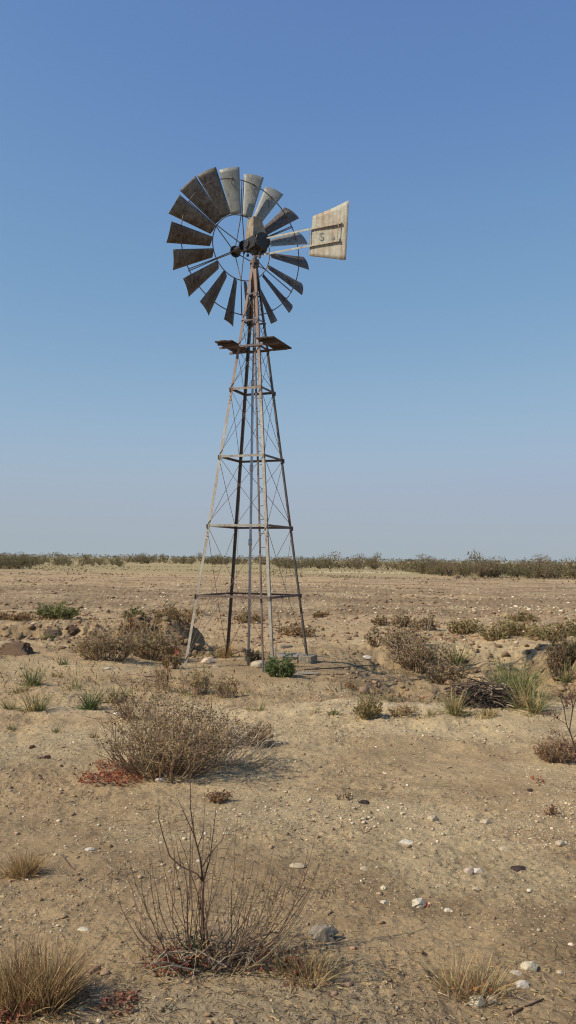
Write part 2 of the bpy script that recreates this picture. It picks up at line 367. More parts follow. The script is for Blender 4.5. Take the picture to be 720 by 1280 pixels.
# ------------------------------------------------------------------ scattered stones as numpy mesh
def ico():
    t = (1+5**.5)/2
    v = np.array([(-1, t, 0), (1, t, 0), (-1, -t, 0), (1, -t, 0), (0, -1, t), (0, 1, t), (0, -1, -t), (0, 1, -t), (t, 0, -1), (t, 0, 1), (-t, 0, -1), (-t, 0, 1)])
    f = np.array([(0, 11, 5), (0, 5, 1), (0, 1, 7), (0, 7, 10), (0, 10, 11), (1, 5, 9), (5, 11, 4), (11, 10, 2), (10, 7, 6), (7, 1, 8), (3, 9, 4), (3, 4, 2), (3, 2, 6), (3, 6, 8), (3, 8, 9), (4, 9, 5), (2, 4, 11), (6, 2, 10), (8, 6, 7), (9, 8, 1)])
    return v/np.linalg.norm(v[0]), f
def scatter(name, x, y, size, cols, flat, m, sink=.2):
    n = len(x); iv, fc = ico()
    J = iv[None]*(1+RNG.uniform(-.5, .45, (n, 12, 1)))
    J[:, :, 0] *= RNG.uniform(.7, 1.25, (n, 1)); J[:, :, 1] *= RNG.uniform(.7, 1.25, (n, 1)); J[:, :, 2] *= flat*RNG.uniform(.6, 1.2, (n, 1))
    a = RNG.uniform(0, 6.28, n); c, s = np.cos(a)[:, None], np.sin(a)[:, None]
    P = np.stack([J[:, :, 0]*c-J[:, :, 1]*s, J[:, :, 0]*s+J[:, :, 1]*c, J[:, :, 2]], -1)*size[:, None, None]
    P[:, :, 0] += x[:, None]; P[:, :, 1] += y[:, None]
    P[:, :, 2] += (height(x, y)+size*flat*(1-2*sink)*.6)[:, None]
    Fa = (fc[None]+(np.arange(n)*12)[:, None, None]).reshape(-1, 3)
    me = bpy.data.meshes.new(name); V = P.reshape(-1, 3).astype(np.float32)
    me.vertices.add(len(V)); me.vertices.foreach_set('co', V.ravel())
    me.loops.add(Fa.size); me.loops.foreach_set('vertex_index', Fa.ravel().astype(np.int32))
    me.polygons.add(len(Fa)); me.polygons.foreach_set('loop_start', np.arange(0, Fa.size, 3, dtype=np.int32))
    me.polygons.foreach_set('loop_total', np.full(len(Fa), 3, np.int32)); me.update()
    at = me.color_attributes.new('Col', 'FLOAT_COLOR', 'POINT')
    cc = np.concatenate([np.repeat(cols, 12, 0), np.ones((n*12, 1))], 1).astype(np.float32); at.data.foreach_set('color', cc.ravel())
    me.materials.append(m); o = bpy.data.objects.new(name, me); COL.objects.link(o); return o
def pts(n, y0, y1, dens, power=1.6, um=.42):
    """random ground points, denser near the camera, thinned by a density function"""
    q = RNG.uniform(0, 1, n); e = 1-power
    y = (y0**e+q*(y1**e-y0**e))**(1/e); x = (y+.6)*RNG.uniform(-um, um, n)
    k = RNG.uniform(0, 1, n) < dens(x, y); return x[k], y[k]
def colv(base, n, a=.2):
    return np.clip(np.array(base)[None]*(1+RNG.uniform(-a, a, (n, 1)))*(1+RNG.uniform(-.06, .06, (n, 3))), 0, .9)
# pale gravel
def dgr(x, y):
    return .03+.9*ss(.04, .26, fbm(x*.9, y*.9, 201, 4))+.7*bump(x, y, 1.2, 5.5, 2.6, .45)+.8*ss(7.2, 8.4, y)*(1-ss(9.6, 10.2, y))*ss(-.8, .6, x)
x1, y1 = pts(26000, 2.6, 14, dgr, 1.7)
s1 = .0019*np.exp(RNG.exponential(.33, len(x1)))*(1+y1*.075); s1 = np.minimum(s1, .016)
o = scatter('gravel', x1, y1, s1, colv((.50, .40, .27), len(x1), .3), .6, M_STONE)
tag(o, 'pale gravel scattered over the dry soil', None, None, 'stuff')
xm, ym = pts(60000, 5, 13, lambda x, y: .05+.8*dgr(x, y), 1.15)
sm_ = .0026*np.exp(RNG.exponential(.33, len(xm)))*(.6+ym*.055); sm_ = np.minimum(sm_, .015)
o = scatter('fine_gravel', xm, ym, sm_, colv((.55, .44, .29), len(xm), .3), .6, M_STONE)
tag(o, 'pale grit strewn over the crest and the track', None, None, 'stuff')
# grey brown crumbs of soil
def dcl(x, y): return .15+.8*ss(-.05, .22, fbm(x*1.1+40, y*1.1, 203, 4))
x2, y2 = pts(85000, 2.6, 16, dcl, 1.5)
s2 = .0020*np.exp(RNG.exponential(.36, len(x2)))*(1+y2*.065); s2 = np.minimum(s2, .018)
o = scatter('soil_crumbs', x2, y2, s2, colv((.30, .20, .115), len(x2), .35), .6, M_STONE)
tag(o, 'loose brown crumbs of dry soil', None, None, 'stuff')
# clods and pale stones far over the plain
def dpl(x, y): return .25+.75*ss(-.05, .15, fbm(x*.25, y*.18, 205, 3))
x3, y3 = pts(9000, 17, 90, dpl, 1.3)
s3 = .018+.022*RNG.exponential(1, len(x3)); s3 = np.minimum(s3, .11)*(.6+y3*.01)
cc = colv((.27, .17, .10), len(x3), .3)
o = scatter('plain_clods', x3, y3, s3, cc, .55, M_STONE); tag(o, 'dark clods churned up over the far plain', None, None, 'stuff')
def dst(x, y): return .10+.9*bump(x, y, 5.5, 29, 9, 4.5, 2)*ss(-.1, .2, fbm(x*.5, y*.4, 207, 3))+.3*bump(x, y, -3, 45, 15, 12)
x4, y4 = pts(9000, 16, 70, dst, 1.25)
s4 = .02+.014*RNG.exponential(1, len(x4)); s4 = np.minimum(s4, .08)*(.7+y4*.01)
o = scatter('plain_stones', x4, y4, s4, colv((.62, .50, .34), len(x4), .2), .6, M_STONE); tag(o, 'pale stones strewn over the far plain', None, None, 'stuff')

# fallen clods along the broken banks
xs = []; ys = []
for cx, cy, rx, ry, n in ((-5.0, 17.3, 2.6, .9, 520), (-2.2, 14.8, 1.4, .7, 380), (3.2, 15.6, 2.0, .8, 260), (4.5, 13.2, .6, 1.5, 300), (1.6, 12.2, .8, 1.4, 200)):
    xs.append(RNG.normal(cx, rx*.6, n)); ys.append(RNG.normal(cy, ry*.6, n))
xs = np.concatenate(xs); ys = np.concatenate(ys); sz = np.minimum(.014*np.exp(RNG.exponential(.55, len(xs))), .085)
o = scatter('bank_clods', xs, ys, sz, colv((.25, .165, .095), len(xs), .35), .75, M_STONE); tag(o, 'dark clods crumbled from the eroded banks', None, None, 'stuff')
# ------------------------------------------------------------------ windmill
def build_windmill():
    CX, CY, S, YAW, APZ, TS = -.590, 13.4, 1.481, -.38124, 6.45, .062
    root = empty('windmill', (CX, CY, 0))
    tag(root, 'tall rusty steel wind pump with round bladed wheel and tail vane', 'windmill')
    ORG = (CX, CY, 0)
    def W(g, name, m, parent=root, smooth=False):
        o = g.build(name, m, None, smooth, origin=ORG); o.location = (0, 0, 0); o.parent = parent; return o
    cy_, sy_ = math.cos(YAW), math.sin(YAW)
    ex = Vector((cy_, sy_, 0)); ey = Vector((-sy_, cy_, 0)); C0 = Vector((CX, CY, 0))
    def corner(ax, ay, z):
        t = z/APZ; h = S/2*(1-t)+TS/2*t
        return C0+ex*(ax*h)+ey*(ay*h)+Vector((0, 0, z))
    CN = [(-1, -1), (1, -1), (1, 1), (-1, 1)]
    for ax, ay in CN:
        g = Geo(); p = corner(ax, ay, -.12); q = corner(ax, ay, 6.40)
        prism(g, L_sect(.043, .005), p, q, ex*-ax, ey*-ay)
        for z in (1.95, 4.1):                                        # splice bolts
            c = corner(ax, ay, z)
            for dz in (0, .06, .12): box_geo(g, c+Vector((0, 0, dz))+ex*(-ax*.022)+ey*(ay*.003), ex*.014, ey*.008, Vector((0, 0, .014)))
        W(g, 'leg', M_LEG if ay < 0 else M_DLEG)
    rings = [1.104, 2.186, 3.269, 4.351, 5.03, 5.46, 5.90]
    for i, z in enumerate(rings):
        for k in range(4):
            a = CN[k]; b = CN[(k+1) % 4]; p = corner(*a, z); q = corner(*b, z); d = (q-p).normalized()
            n = d.cross(Vector((0, 0, 1)))                            # outward
            wd = .034 if i < 5 else .022
            g = Geo(); prism(g, L_sect(wd, .004), p-d*.012+n*.004, q+d*.012+n*.004, Vector((0, 0, -1)), -n)
            if i < 4:
                for e in (p, q): box_geo(g, e+n*.008+Vector((0, 0, -.03)), d*.05, n*.007, Vector((0, 0, .07)))
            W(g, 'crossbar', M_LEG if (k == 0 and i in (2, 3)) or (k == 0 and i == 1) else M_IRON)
    panels = [(.10, 2.16), (2.20, 3.25), (3.29, 4.33), (4.37, 5.0), (5.06, 5.44), (5.5, 5.88)]
    for z0, z1 in panels:
        for k in range(4):
            a = CN[k]; b = CN[(k+1) % 4]
            nn = (corner(*b, z0)-corner(*a, z0)).normalized().cross(Vector((0, 0, 1)))
            for s_, (u, v) in enumerate(((a, b), (b, a))):
                p = corner(*u, z0)+nn*(.006-.016*s_); q = corner(*v, z1)+nn*(.006-.016*s_)
                if z0 < 1 and s_ == 0 and k == 2: continue             # a rod has gone here
                g = Geo(); mid = (p+q)/2+Vector((random.uniform(-.012, .012), random.uniform(-.012, .012), -.012))
                g.tube([p, p.lerp(mid, .5)-Vector((0, 0, .004)), mid, mid.lerp(q, .5)-Vector((0, 0, .004)), q], .0042, .0042, k=5)
                W(g, 'brace_rod', M_IRON)
    # ladder: one stile beside the front right leg, rungs across to the leg
    lad = Geo()
    def stile(z):
        t = z/APZ; return corner(1, -1, z)-ex*(.185-.115*t)+ey*.06
    prism(lad, L_sect(.024, .004), stile(-.1), stile(6.1), ex*-1, ey)
    lo = W(lad, 'ladder', M_IRON)
    z = 1.62
    while z < 6.0:
        g = Geo(); g.tube([stile(z)-ex*.004, corner(1, -1, z)-ex*.02+ey*.02], .0055, .0055, k=6)
        W(g, 'rung', M_IRON, lo); z += .212
    # pump pipe and rod
    g = Geo(); g.tube([(CX, CY, -.1), (CX+.004, CY, 2.3), (CX, CY, 4.5)], .021, .021, k=12)
    pp = W(g, 'pump_pipe', M_PIPE, smooth=True)
    for z in (.18, 1.92, 3.1, 4.46):
        g = Geo(); g.tube([(CX, CY, z-.05), (CX, CY, z+.05)], .030, .030, k=12); W(g, 'pipe_coupling', M_IRON if z < 1 else M_PIPE, pp, True)
    g = Geo(); g.tube([(CX, CY, 4.45), (CX+.003, CY, 6.6)], .011, .011, k=8); W(g, 'pump_rod', M_IRON, smooth=True)
    g = Geo(); g.tube([(CX, CY, 5.55), (CX, CY, 5.95)], .045, .045, k=10); g.tube([(CX, CY, 5.95), (CX, CY, 6.42)], .052, .050, k=10); W(g, 'rod_guide', M_IRON, smooth=True)
    # furl wire
    g = Geo(); a = corner(-1, 1, .5)+ex*.05; g.tube([a+Vector((.05, -.02, 0)), a.lerp(Vector((CX-.05, CY, 5.4)), .5), (CX-.05, CY, 5.4)], .0025, .0025, k=4); W(g, 'furl_wire', M_IRON)
    # platform: two boards on two bearers
    zb = 5.075
    for sgn, L0, off in ((-1, .80, -.345), (1, .78, .365)):
        g = Geo(); c = C0+ex*off+Vector((0, 0, zb-.012*sgn*0))
        for j in range(3):
            box_geo(g, c+ex*((j-1)*.099)+ey*random.uniform(-.012, .012), ex*.094, ey*(L0+random.uniform(-.03, .02)), Vector((0, 0, .022)))
        for e in (-.28, .28): box_geo(g, c+ey*e+Vector((0, 0, -.024)), ex*.30, ey*.035, Vector((0, 0, .022)))
        bevel(W(g, 'platform_board', M_BOARD), .003)
    for e in (-.19, .19):
        g = Geo(); box_geo(g, C0+ey*e+Vector((0, 0, zb-.052)), ex*1.02, ey*.028, Vector((0, 0, .03))); W(g, 'platform_bearer', M_IRON)
    # ---- head
    PHI = R(33.5); u = Vector((math.cos(PHI), math.sin(PHI), 0)); a = Vector((math.sin(PHI), -math.cos(PHI), 0)); w_ = Vector((0, 0, 1))
    HC = Vector((CX, CY, 6.79)); WC = Vector((-.834, 13.765, 6.79))
    g = Geo(); g.tube([(CX, CY, 6.22), (CX, CY, 6.60)], .040, .036, k=12)
    g.tube([(CX, CY, 6.40), (CX, CY, 6.46)], .075, .075, k=14)
    for q in range(4): box_geo(g, Vector((CX, CY, 6.38))+(ex*math.cos(q*1.571)+ey*math.sin(q*1.571))*.06, ex*.03, ey*.03, w_*.09)
    W(g, 'mast_pipe', M_IRON)
    g = Geo()
    gc = HC+Vector((.01, 0, -.075))
    box_geo(g, gc, u*.25, a*.34, w_*.19)
    g.tube([gc-a*.10+w_*.0, gc+a*.21], .125, .120, k=16)
    g.tube([gc+a*.21, gc+a*.235], .135, .135, k=16)
    g.tube([gc+u*.12-w_*.02, gc+u*.175-w_*.02], .10, .095, k=14)
    g.tube([gc-u*.10-a*.05, gc-u*.15-a*.05], .075, .07, k=12)
    g.tube([HC-a*.12, HC-a*.40], .062, .050, k=14)
    g.tube([gc-w_*.17, gc-w_*.05], .060, .105, k=12)
    for q in range(9):
        an = q*.698; g.tube([gc+a*.225+(u*math.cos(an)+w_*math.sin(an))*.115, gc+a*.25+(u*math.cos(an)+w_*math.sin(an))*.115], .011, .011, k=6)
    for q in range(16):
        p = gc+u*random.uniform(-.13, .15)+a*random.uniform(-.2, .15)+w_*random.uniform(-.13, .12)
        box_geo(g, p, u*random.uniform(.02, .07), a*random.uniform(.02, .07), w_*random.uniform(.02, .06))
    gb = bevel(W(g, 'gearbox', M_GREASE), .006, 2)
    # hood
    g = Geo(); b0 = HC+Vector((.0, 0, -.02)); zt = .37
    lo4 = [b0-u*.115-a*.12, b0+u*.155-a*.12, b0+u*.155+a*.12, b0-u*.115+a*.12]
    md4 = [p+w_*.10 for p in lo4]
    up4 = [b0-u*.095-a*.095+w_*zt, b0+u*.055-a*.095+w_*zt, b0+u*.055+a*.095+w_*zt, b0-u*.095+a*.095+w_*zt]
    g.add([tuple(p) for p in lo4+md4+up4], [(0, 1, 5, 4), (1, 2, 6, 5), (2, 3, 7, 6), (3, 0, 4, 7), (4, 5, 9, 8), (5, 6, 10, 9), (6, 7, 11, 10), (7, 4, 8, 11), (8, 9, 10, 11), (3, 2, 1, 0)], (1, 1, 1))
    bevel(W(g, 'gearbox_hood', M_HOOD), .012, 2)
    # ---- wheel
    RO, RI = 1.127, .545; ra = .045
    def ringpts(r, off, t0=0, t1=2*math.pi, n=72): return [WC+a*off+(u*math.cos(t0+(t1-t0)*i/n)+w_*math.sin(t0+(t1-t0)*i/n))*r for i in range(n+1)]
    g = Geo(); g.tube(ringpts(RO, ra), .0085, .0085, k=6, cap=False); g.tube(ringpts(RI, .02), .0085, .0085, k=6, cap=False)
    wh = W(g, 'wheel', M_IRON, smooth=True)
    g = Geo(); g.tube([WC+a*.13, WC-a*.24], .060, .060, k=18)
    for o_ in (.10, -.19): g.tube([WC+a*(o_-.012), WC+a*(o_+.012)], .098, .098, k=24)
    g.tube([WC-a*.24, WC-a*.27], .035, .025, k=12)
    for o_ in (.10, -.19):
        for q in range(12):
            t = q*math.pi/6; p = WC+a*o_+(u*math.cos(t)+w_*math.sin(t))*.082; g.tube([p-a*.024, p+a*.024], .010, .010, k=6)
    W(g, 'hub', M_GREASE, wh)
    for k in range(6):
        t = R(90.5+60*k)
        for o_, dt in ((.10, -.010), (-.19, .012)):
            e0 = u*math.cos(t)+w_*math.sin(t); e1 = u*math.cos(t+dt)+w_*math.sin(t+dt)
            g = Geo(); g.tube([WC+a*o_+e0*.07, WC+a*(.02 if o_ > 0 else .0)+e1*RI, WC+a*(ra+.01 if o_ > 0 else ra-.02)+e1*(RO+.01)], .0085, .0075, k=6)
            W(g, 'spoke', M_IRON, wh)
    for k in range(18):
        th = R(100.5+20*k+random.uniform(-.7, .7)); er = u*math.cos(th)+w_*math.sin(th); tt = -u*math.sin(th)+w_*math.cos(th)
        g = Geo(); nr_, ns = 13, 10; V = []; tw = random.uniform(-2.5, 2.5)
        for i in range(nr_):
            f = i/(nr_-1); r = .558+(1.31-.558)*f
            be = R(40-8*f+tw); ch = .162+(.338-.162)*f; c = tt*math.cos(be)-a*math.sin(be); n = a*math.cos(be)+tt*math.sin(be)
            rib = .0035*max(0, math.cos((f-.93)*150))*(1 if f > .88 else 0)
            for j in range(ns):
                s_ = j/(ns-1)-.5
                V.append(tuple(WC+er*(r+.006*(1-4*s_*s_)*f)+c*(s_*ch)+n*(ch*.095*(1-4*s_*s_)-.010+rib)))
        g.add(V, [(i*ns+j, i*ns+j+1, (i+1)*ns+j+1, (i+1)*ns+j) for i in range(nr_-1) for j in range(ns-1)], (1, 1, 1))
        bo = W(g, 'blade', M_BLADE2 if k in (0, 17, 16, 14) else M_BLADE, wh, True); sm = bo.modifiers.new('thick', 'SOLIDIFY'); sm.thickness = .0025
        # clip bracket from the outer rim onto the back of the blade
        g = Geo(); be = R(35); c = tt*math.cos(be)-a*math.sin(be); n = a*math.cos(be)+tt*math.sin(be)
        rim = WC+a*ra+er*RO
        g.tube([rim-tt*.0, WC+er*1.08+n*.035, WC+er*.93-c*.07+n*.022], .0045, .0045, k=5)
        g.tube([rim+tt*.05, WC+er*1.10+c*.04+n*.032], .0045, .0045, k=5)
        box_geo(g, rim, er*.03, tt*.022, a*.026)
        W(g, 'blade_bracket', M_LEG if k in (2, 3, 4, 13, 14) else M_IRON, wh)
    # ---- tail
    td = Vector((.866, -.5, 0)); tn = Vector((-.5, -.866, 0))           # towards the vane / facing the camera
    T0 = Vector((-.448, 13.3, 0))-td*.06
    def onplane(px, py):                                                 # photo point on the vane's own vertical plane
        d = Vector(ray(px, py)); o_ = Vector((0, 0, EYE)); s_ = (T0-o_).dot(tn)/d.dot(tn); p = o_+d*s_; return (p-T0).dot(td), p.z
    cor = [onplane(*q) for q in ((388.5, 274.5), (391.5, 270.5), (436.6, 250.3), (432.2, 325.3), (386.2, 320))]
    g = Geo(); nU, nV = 12, 12; th_ = .0025
    # two skins of one sheet
    bl, br, tr, tl = cor[4], cor[3], cor[2], cor[1]
    def P(uu, vv):
        b_ = (bl[0]+(br[0]-bl[0])*uu, bl[1]+(br[1]-bl[1])*uu); t_ = (tl[0]+(tr[0]-tl[0])*uu, tl[1]+(tr[1]-tl[1])*uu)
        q = (b_[0]+(t_[0]-b_[0])*vv, b_[1]+(t_[1]-b_[1])*vv)
        return T0+td*q[0]+Vector((0, 0, q[1]))+tn*(.012*math.sin(uu*5.1+vv*2)*vv)
    V = [tuple(P(i/nU, j/nV)) for j in range(nV+1) for i in range(nU+1)]
    g.add(V, [(j*(nU+1)+i, j*(nU+1)+i+1, (j+1)*(nU+1)+i+1, (j+1)*(nU+1)+i) for j in range(nV) for i in range(nU)], (1, 1, 1))
    tail_bar = []
    bars = [((329.5, 298.5), (426.2, 278.3)), ((330.4, 318), (424.3, 300.3))]
    g2 = Geo(); ends = []
    for p0, p1 in bars:
        s0, z0 = onplane(*p0); s1, z1 = onplane(*p1); A = T0+td*s0+Vector((0, 0, z0))+tn*.035; B = T0+td*s1+Vector((0, 0, z1))+tn*.035
        ends.append((A, B)); prism(g2, L_sect(.028, .004), A, B, tn*-1, Vector((0, 0, -1)))
        box_geo(g2, B+td*.0-tn*.01+Vector((0, 0, -.012)), td*.03, tn*.03, Vector((0, 0, .036)))
    for f in (.62, .985):
        A, B = ends[0][0].lerp(ends[0][1], f), ends[1][0].lerp(ends[1][1], f); g2.tube([A+tn*.002, B+tn*.002], .005, .005, k=5)
        for q in (.2, .8): box_geo(g2, A.lerp(B, q), td*.014, tn*.014, Vector((0, 0, .014)))
    tl_ = W(g2, 'tail_frame', M_VANE)
    vo = W(g, 'tail_vane', M_VANE, tl_, True); sm = vo.modifiers.new('thick', 'SOLIDIFY'); sm.thickness = .003; sm.offset = 0
    # hinge at gearbox
    g = Geo()
    for A, B in ends: g.tube([A-td*.08-tn*.02+Vector((0, 0, -.05)), A-td*.08-tn*.02+Vector((0, 0, .05))], .022, .022, k=10); g.tube([A-td*.20-tn*.05, A], .018, .014, k=8)
    W(g, 'tail_hinge', M_IRON, tl_)
    # faded stencilled letters on the vane
    for ch, px, py, sz in (('S', 402.3, 296.5, .135), ('A', 416.2, 297.8, .085)):
        cu = bpy.data.curves.new('lettering', 'FONT'); cu.body = ch; cu.size = sz*1.35; cu.align_x = 'CENTER'; cu.align_y = 'CENTER'; cu.extrude = .0006
        to = bpy.data.objects.new('tmp', cu); COL.objects.link(to); me = bpy.data.meshes.new_from_object(to); bpy.data.objects.remove(to)
        s0, z0 = onplane(px, py)
        mw = Matrix((( td.x, 0, tn.x, 0), (td.y, 0, tn.y, 0), (0, 1, 0, 0), (0, 0, 0, 1)))
        me.transform(mw); me.transform(Matrix.Translation(T0+td*s0+Vector((0, 0, z0))+tn*.016-C0)); me.materials.clear(); me.materials.append(M_PAINT)
        lo2 = bpy.data.objects.new('lettering', me); COL.objects.link(lo2); lo2.parent = vo
build_windmill()

# ------------------------------------------------------------------ rocks, slabs (things)
def rock(name, px, py, wpx, hpx, col, label, cat='rock', group=None, rough=.25, sub=3, dark=None, flat=None):
    x, y, z = ground_at(px, py); sc = y/F; rx = wpx*sc/2; rz = hpx*sc/2*(flat or 1.)
    import bmesh
    bm = bmesh.new(); bmesh.ops.create_icosphere(bm, subdivisions=sub, radius=1); sd = random.random()*100
    for v in bm.verts:
        c = v.co; n = float(fbm(np.array([c.x*1.3+sd]), np.array([c.y*1.3+c.z*1.7+sd]), 7, 3)[0])*2
        n2 = float(fbm(np.array([c.x*4+sd]), np.array([c.y*4-c.z*4+sd]), 8, 2)[0])*2
        k = 1+rough*n+rough*.5*n2
        q = c*k
        for ax in ((.6, -.5, .62), (-.7, -.3, .65), (.1, .8, .6), (.2, -.9, .2), (-.1, -.1, 1)):      # chipped faces
            a_ = Vector(ax).normalized(); dd = q.dot(a_); lim = .80+.1*math.sin(sd+ax[0]*9)
            if dd > lim: q = q-a_*(dd-lim)
        v.co = Vector((q.x*rx, q.y*rx*.8, q.z*rz+rz*.38))
    me = bpy.data.meshes.new(name); bm.to_mesh(me); bm.free()
    at = me.color_attributes.new('Col', 'FLOAT_COLOR', 'POINT'); n = len(me.vertices)
    cc = np.ones((n, 4), np.float32); cc[:, :3] = np.array(col)[None]*(1+RNG.uniform(-.08, .08, (n, 1))); at.data.foreach_set('color', cc.ravel())
    me.materials.append(M_STONE); o = bpy.data.objects.new(name, me); COL.objects.link(o); o.location = (x, y, z-.004); o.rotation_euler.z = random.uniform(-.5, .5)
    tag(o, label, cat, group); return o
PALE = (.43, .34, .22); GREY = (.34, .29, .22)
rock('rock', 260, 829, 17, 12, (.50, .38, .27), 'pale pinkish rough rock lying beside the front left leg of the windmill', sub=4)
rock('rock', 270, 834, 9, 5, PALE, 'small pale stone just below the rough rock by the front left windmill leg')
rock('rock', 325, 834, 24, 14, (.40, .32, .22), 'smooth tan boulder half buried at the foot of the pump pipe', rough=.1, sub=4)
rock('rock', 404, 1172, 31, 27, (.22, .18, .13), 'lumpy grey clod beside the right side of the bare front shrub', rough=.55, sub=4)
rock('rock', 541, 1026, 15, 10, PALE, 'whitish stone left of a flatter whitish stone on the middle of the bare soil')
rock('rock', 607, 1028, 15, 8, PALE, 'flat whitish stone alone right of the middle of the bare soil')
rock('rock', 372, 1083, 20, 8, PALE, 'flat pale stone behind the right twigs of the bare front shrub', flat=.8)
rock('rock', 508, 1054, 18, 7, (.5, .44, .34), 'low pale stone in the gravel band on the bare soil', flat=.8)
rock('rock', 455, 1088, 10, 7, PALE, 'small white pebble between the bare shrub and the reddish leaf stone')
rock('rock', 524, 1131, 18, 15, (.50, .43, .32), 'white chalky stone with a red leaf lying against it', sub=4, rough=.4)
rock('rock', 586, 1090, 13, 10, (.42, .32, .24), 'brown stone touching a paler one on the right of the bare soil')
rock('rock', 597, 1091, 14, 9, (.55, .45, .36), 'pale half of two touching stones on the right of the bare soil')
rock('rock', 595, 1113, 10, 6, PALE, 'small pale stone below the two touching stones')
rock('rock', 648, 1086, 20, 13, (.055, .035, .03), 'dark brown flat shard lying alone on the pale soil', cat='stone shard', flat=.6)
rock('rock', 661, 1211, 21, 14, (.48, .40, .27), 'largest cream stone right of the golden tuft in the bottom right', sub=4)
rock('rock', 645, 1217, 14, 8, (.42, .34, .24), 'dull tan stone left of the largest cream stone in the bottom right')
rock('rock', 653, 1233, 17, 10, (.50, .43, .33), 'grey cream stone below the largest cream stone in the bottom right')
rock('rock', 597, 1256, 22, 18, (.48, .41, .28), 'cream stone at the front foot of the bottom right golden tuft', sub=4)
rock('rock', 614, 1252, 13, 11, (.46, .40, .32), 'small round whitish stone right of the cream one in front of the golden tuft')
rock('rock', 700, 1217, 9, 6, PALE, 'small pale stone near the right edge beyond the cream stones')
rock('rock', 200, 976, 12, 7, (.55, .47, .38), 'small pale stone in front of the red leaves under the big dry bush')
rock('rock', 560, 1139, 1.0*10, 6, (.5, .43, .33), 'small tan pebble right of the white chalky stone')
rock('rock', 480, 1129, 10, 6, (.5, .42, .3), 'small tan pebble left of the white chalky stone')
rock('rock', 700, 1056, 14, 9, PALE, 'whitish stone near the right edge beyond the dark shard')
rock('rock', 630, 1063, 14, 7, PALE, 'whitish stone just beyond the dark shard on the right')
rock('rock', 112, 1063, 0.9*14, 6, (.5, .43, .33), 'pale stone right of the small golden tuft on the left')
rock('rock', 104, 1162, 15, 7, (.5, .42, .3), 'flat tan stone between the left golden tuft and the bare shrub', flat=.6)
rock('rock', 118, 1217, 17, 15, (.20, .12, .075), 'dark brown clod between the big golden tuft and the bare shrub', rough=.5, cat='clod')
rock('rock', 458, 823, 13, 6, (.58, .50, .40), 'flat pale stone standing out in front of the brown scrub right of the windmill')
rock('clod', 571, 723, 8, 6.5, (.22, .13, .09), 'lone rounded brown clod far out before the right thicket', cat='clod', rough=.3)
rock('rock', 137, 836, 14, 6, (.46, .38, .28), 'flat pale stone in front of the brown bushes left of the windmill', flat=.6)
rock('rock', 148, 893, 12, 6, (.55, .48, .38), 'pale stone left of the top of the big dry bush')

def slab(px, py, Lx, Ly, H, rz, label, tilt=0., col=None):
    import bmesh
    x, y, z = ground_at(px, py); bm = bmesh.new(); bmesh.ops.create_cube(bm, size=1)
    bmesh.ops.subdivide_edges(bm, edges=bm.edges[:], cuts=7, use_grid_fill=True)
    sd = random.random()*50
    for v in bm.verts:
        c = v.co.copy(); n = float(fbm(np.array([c.x*4+sd]), np.array([c.y*4+c.z*3+sd]), 5, 3)[0])
        edge = 1-.10*max(0, abs(c.x*2)+abs(c.y*2)-1.55)*2
        v.co = Vector((c.x*Lx*edge*(1+.12*n), c.y*Ly*edge*(1+.12*n), (c.z+.5)*H+.02*n-.02))
    me = bpy.data.meshes.new('concrete_slab'); bm.to_mesh(me); bm.free(); me.materials.append(M_CONC)
    o = bpy.data.objects.new('concrete_slab', me); COL.objects.link(o); o.location = (x, y, z); o.rotation_euler = (tilt, random.uniform(-.03, .03), rz)
    tag(o, label, 'slab'); bevel(o, .006)
slab(363, 822, .42, .55, .07, .2, 'flat weathered concrete slab between the two right hand legs of the windmill')
slab(384, 828, .26, .30, .14, -.38, 'thick dark concrete footing around the right rear windmill leg')
slab(383, 842, .34, .30, .035, .5, 'thin broken slab in front of the right rear windmill leg')
slab(357, 809, .22, .2, .05, .1, 'small broken slab behind the flat slab under the windmill')

# ------------------------------------------------------------------ plants
STRAW = (.47, .33, .15); STRAW2 = (.34, .22, .10); TWIG = (.15, .10, .065); GTWIG = (.34, .27, .18); GREEN = (.16, .19, .07); DGREEN = (.09, .12, .045)
OLIVE = (.25, .215, .085); BROWN = (.32, .20, .10); RED = (.34, .085, .045); RBROWN = (.24, .10, .06)
def rv(a): return random.uniform(-a, a)
def grass(px, py, wpx, hpx, n, cols, label, name='grass_tuft', cat='grass', group=None, upright=.5, wd=.004, loc=None, litter=None):
    x, y, z = loc or ground_at(px, py); sc = y/F; W_ = wpx*sc; H_ = hpx*sc*1.25; n = int(n*1.7); g = Geo()
    cl = [(rv(.30)*W_, rv(.22)*W_) for _ in range(max(3, int(wpx/9)))]
    for i in range(n):
        an = random.uniform(0, 6.283); rr = math.sqrt(random.random()); cx, cy = random.choice(cl); r = rr*W_*.16
        bx, by = cx+r*math.cos(an), cy+r*math.sin(an)
        L = H_*random.uniform(.3, 1.15)*(1-.2*rr); out = (.15+.85*random.random())*upright*1.5
        d = (math.cos(an)*out*.8+rv(.35)+bx/W_*.7, math.sin(an)*out*.8+rv(.35), random.uniform(.65, 1.2))
        g.blade((bx, by, gz(x+bx, y+by)-z-.008), d, L, max(wd, sc*.9)*random.uniform(.6, 1.2), random.uniform(.0, .45), jit(random.choice(cols), .32))
    for i in range(n//3):
        an = random.uniform(0, 6.283); r = W_*random.uniform(.1, .6); bx, by = r*math.cos(an), r*math.sin(an)*.7
        g.blade((bx, by, gz(x+bx, y+by)-z+.006), (rv(1), rv(1), .12), H_*.35, max(wd, sc), .05, jit(random.choice(cols), .25), 2)
    if litter:
        for i in range(litter[0]):
            an = random.uniform(0, 6.283); r = W_*.35*random.random(); g.leaf((r*math.cos(an), r*math.sin(an), random.uniform(.005, H_*.25)), random.uniform(.012, .022), jit(litter[1], .3))
    o = g.build(name, M_LEAF); o.location = (x, y, z); tag(o, label, cat, group); return o
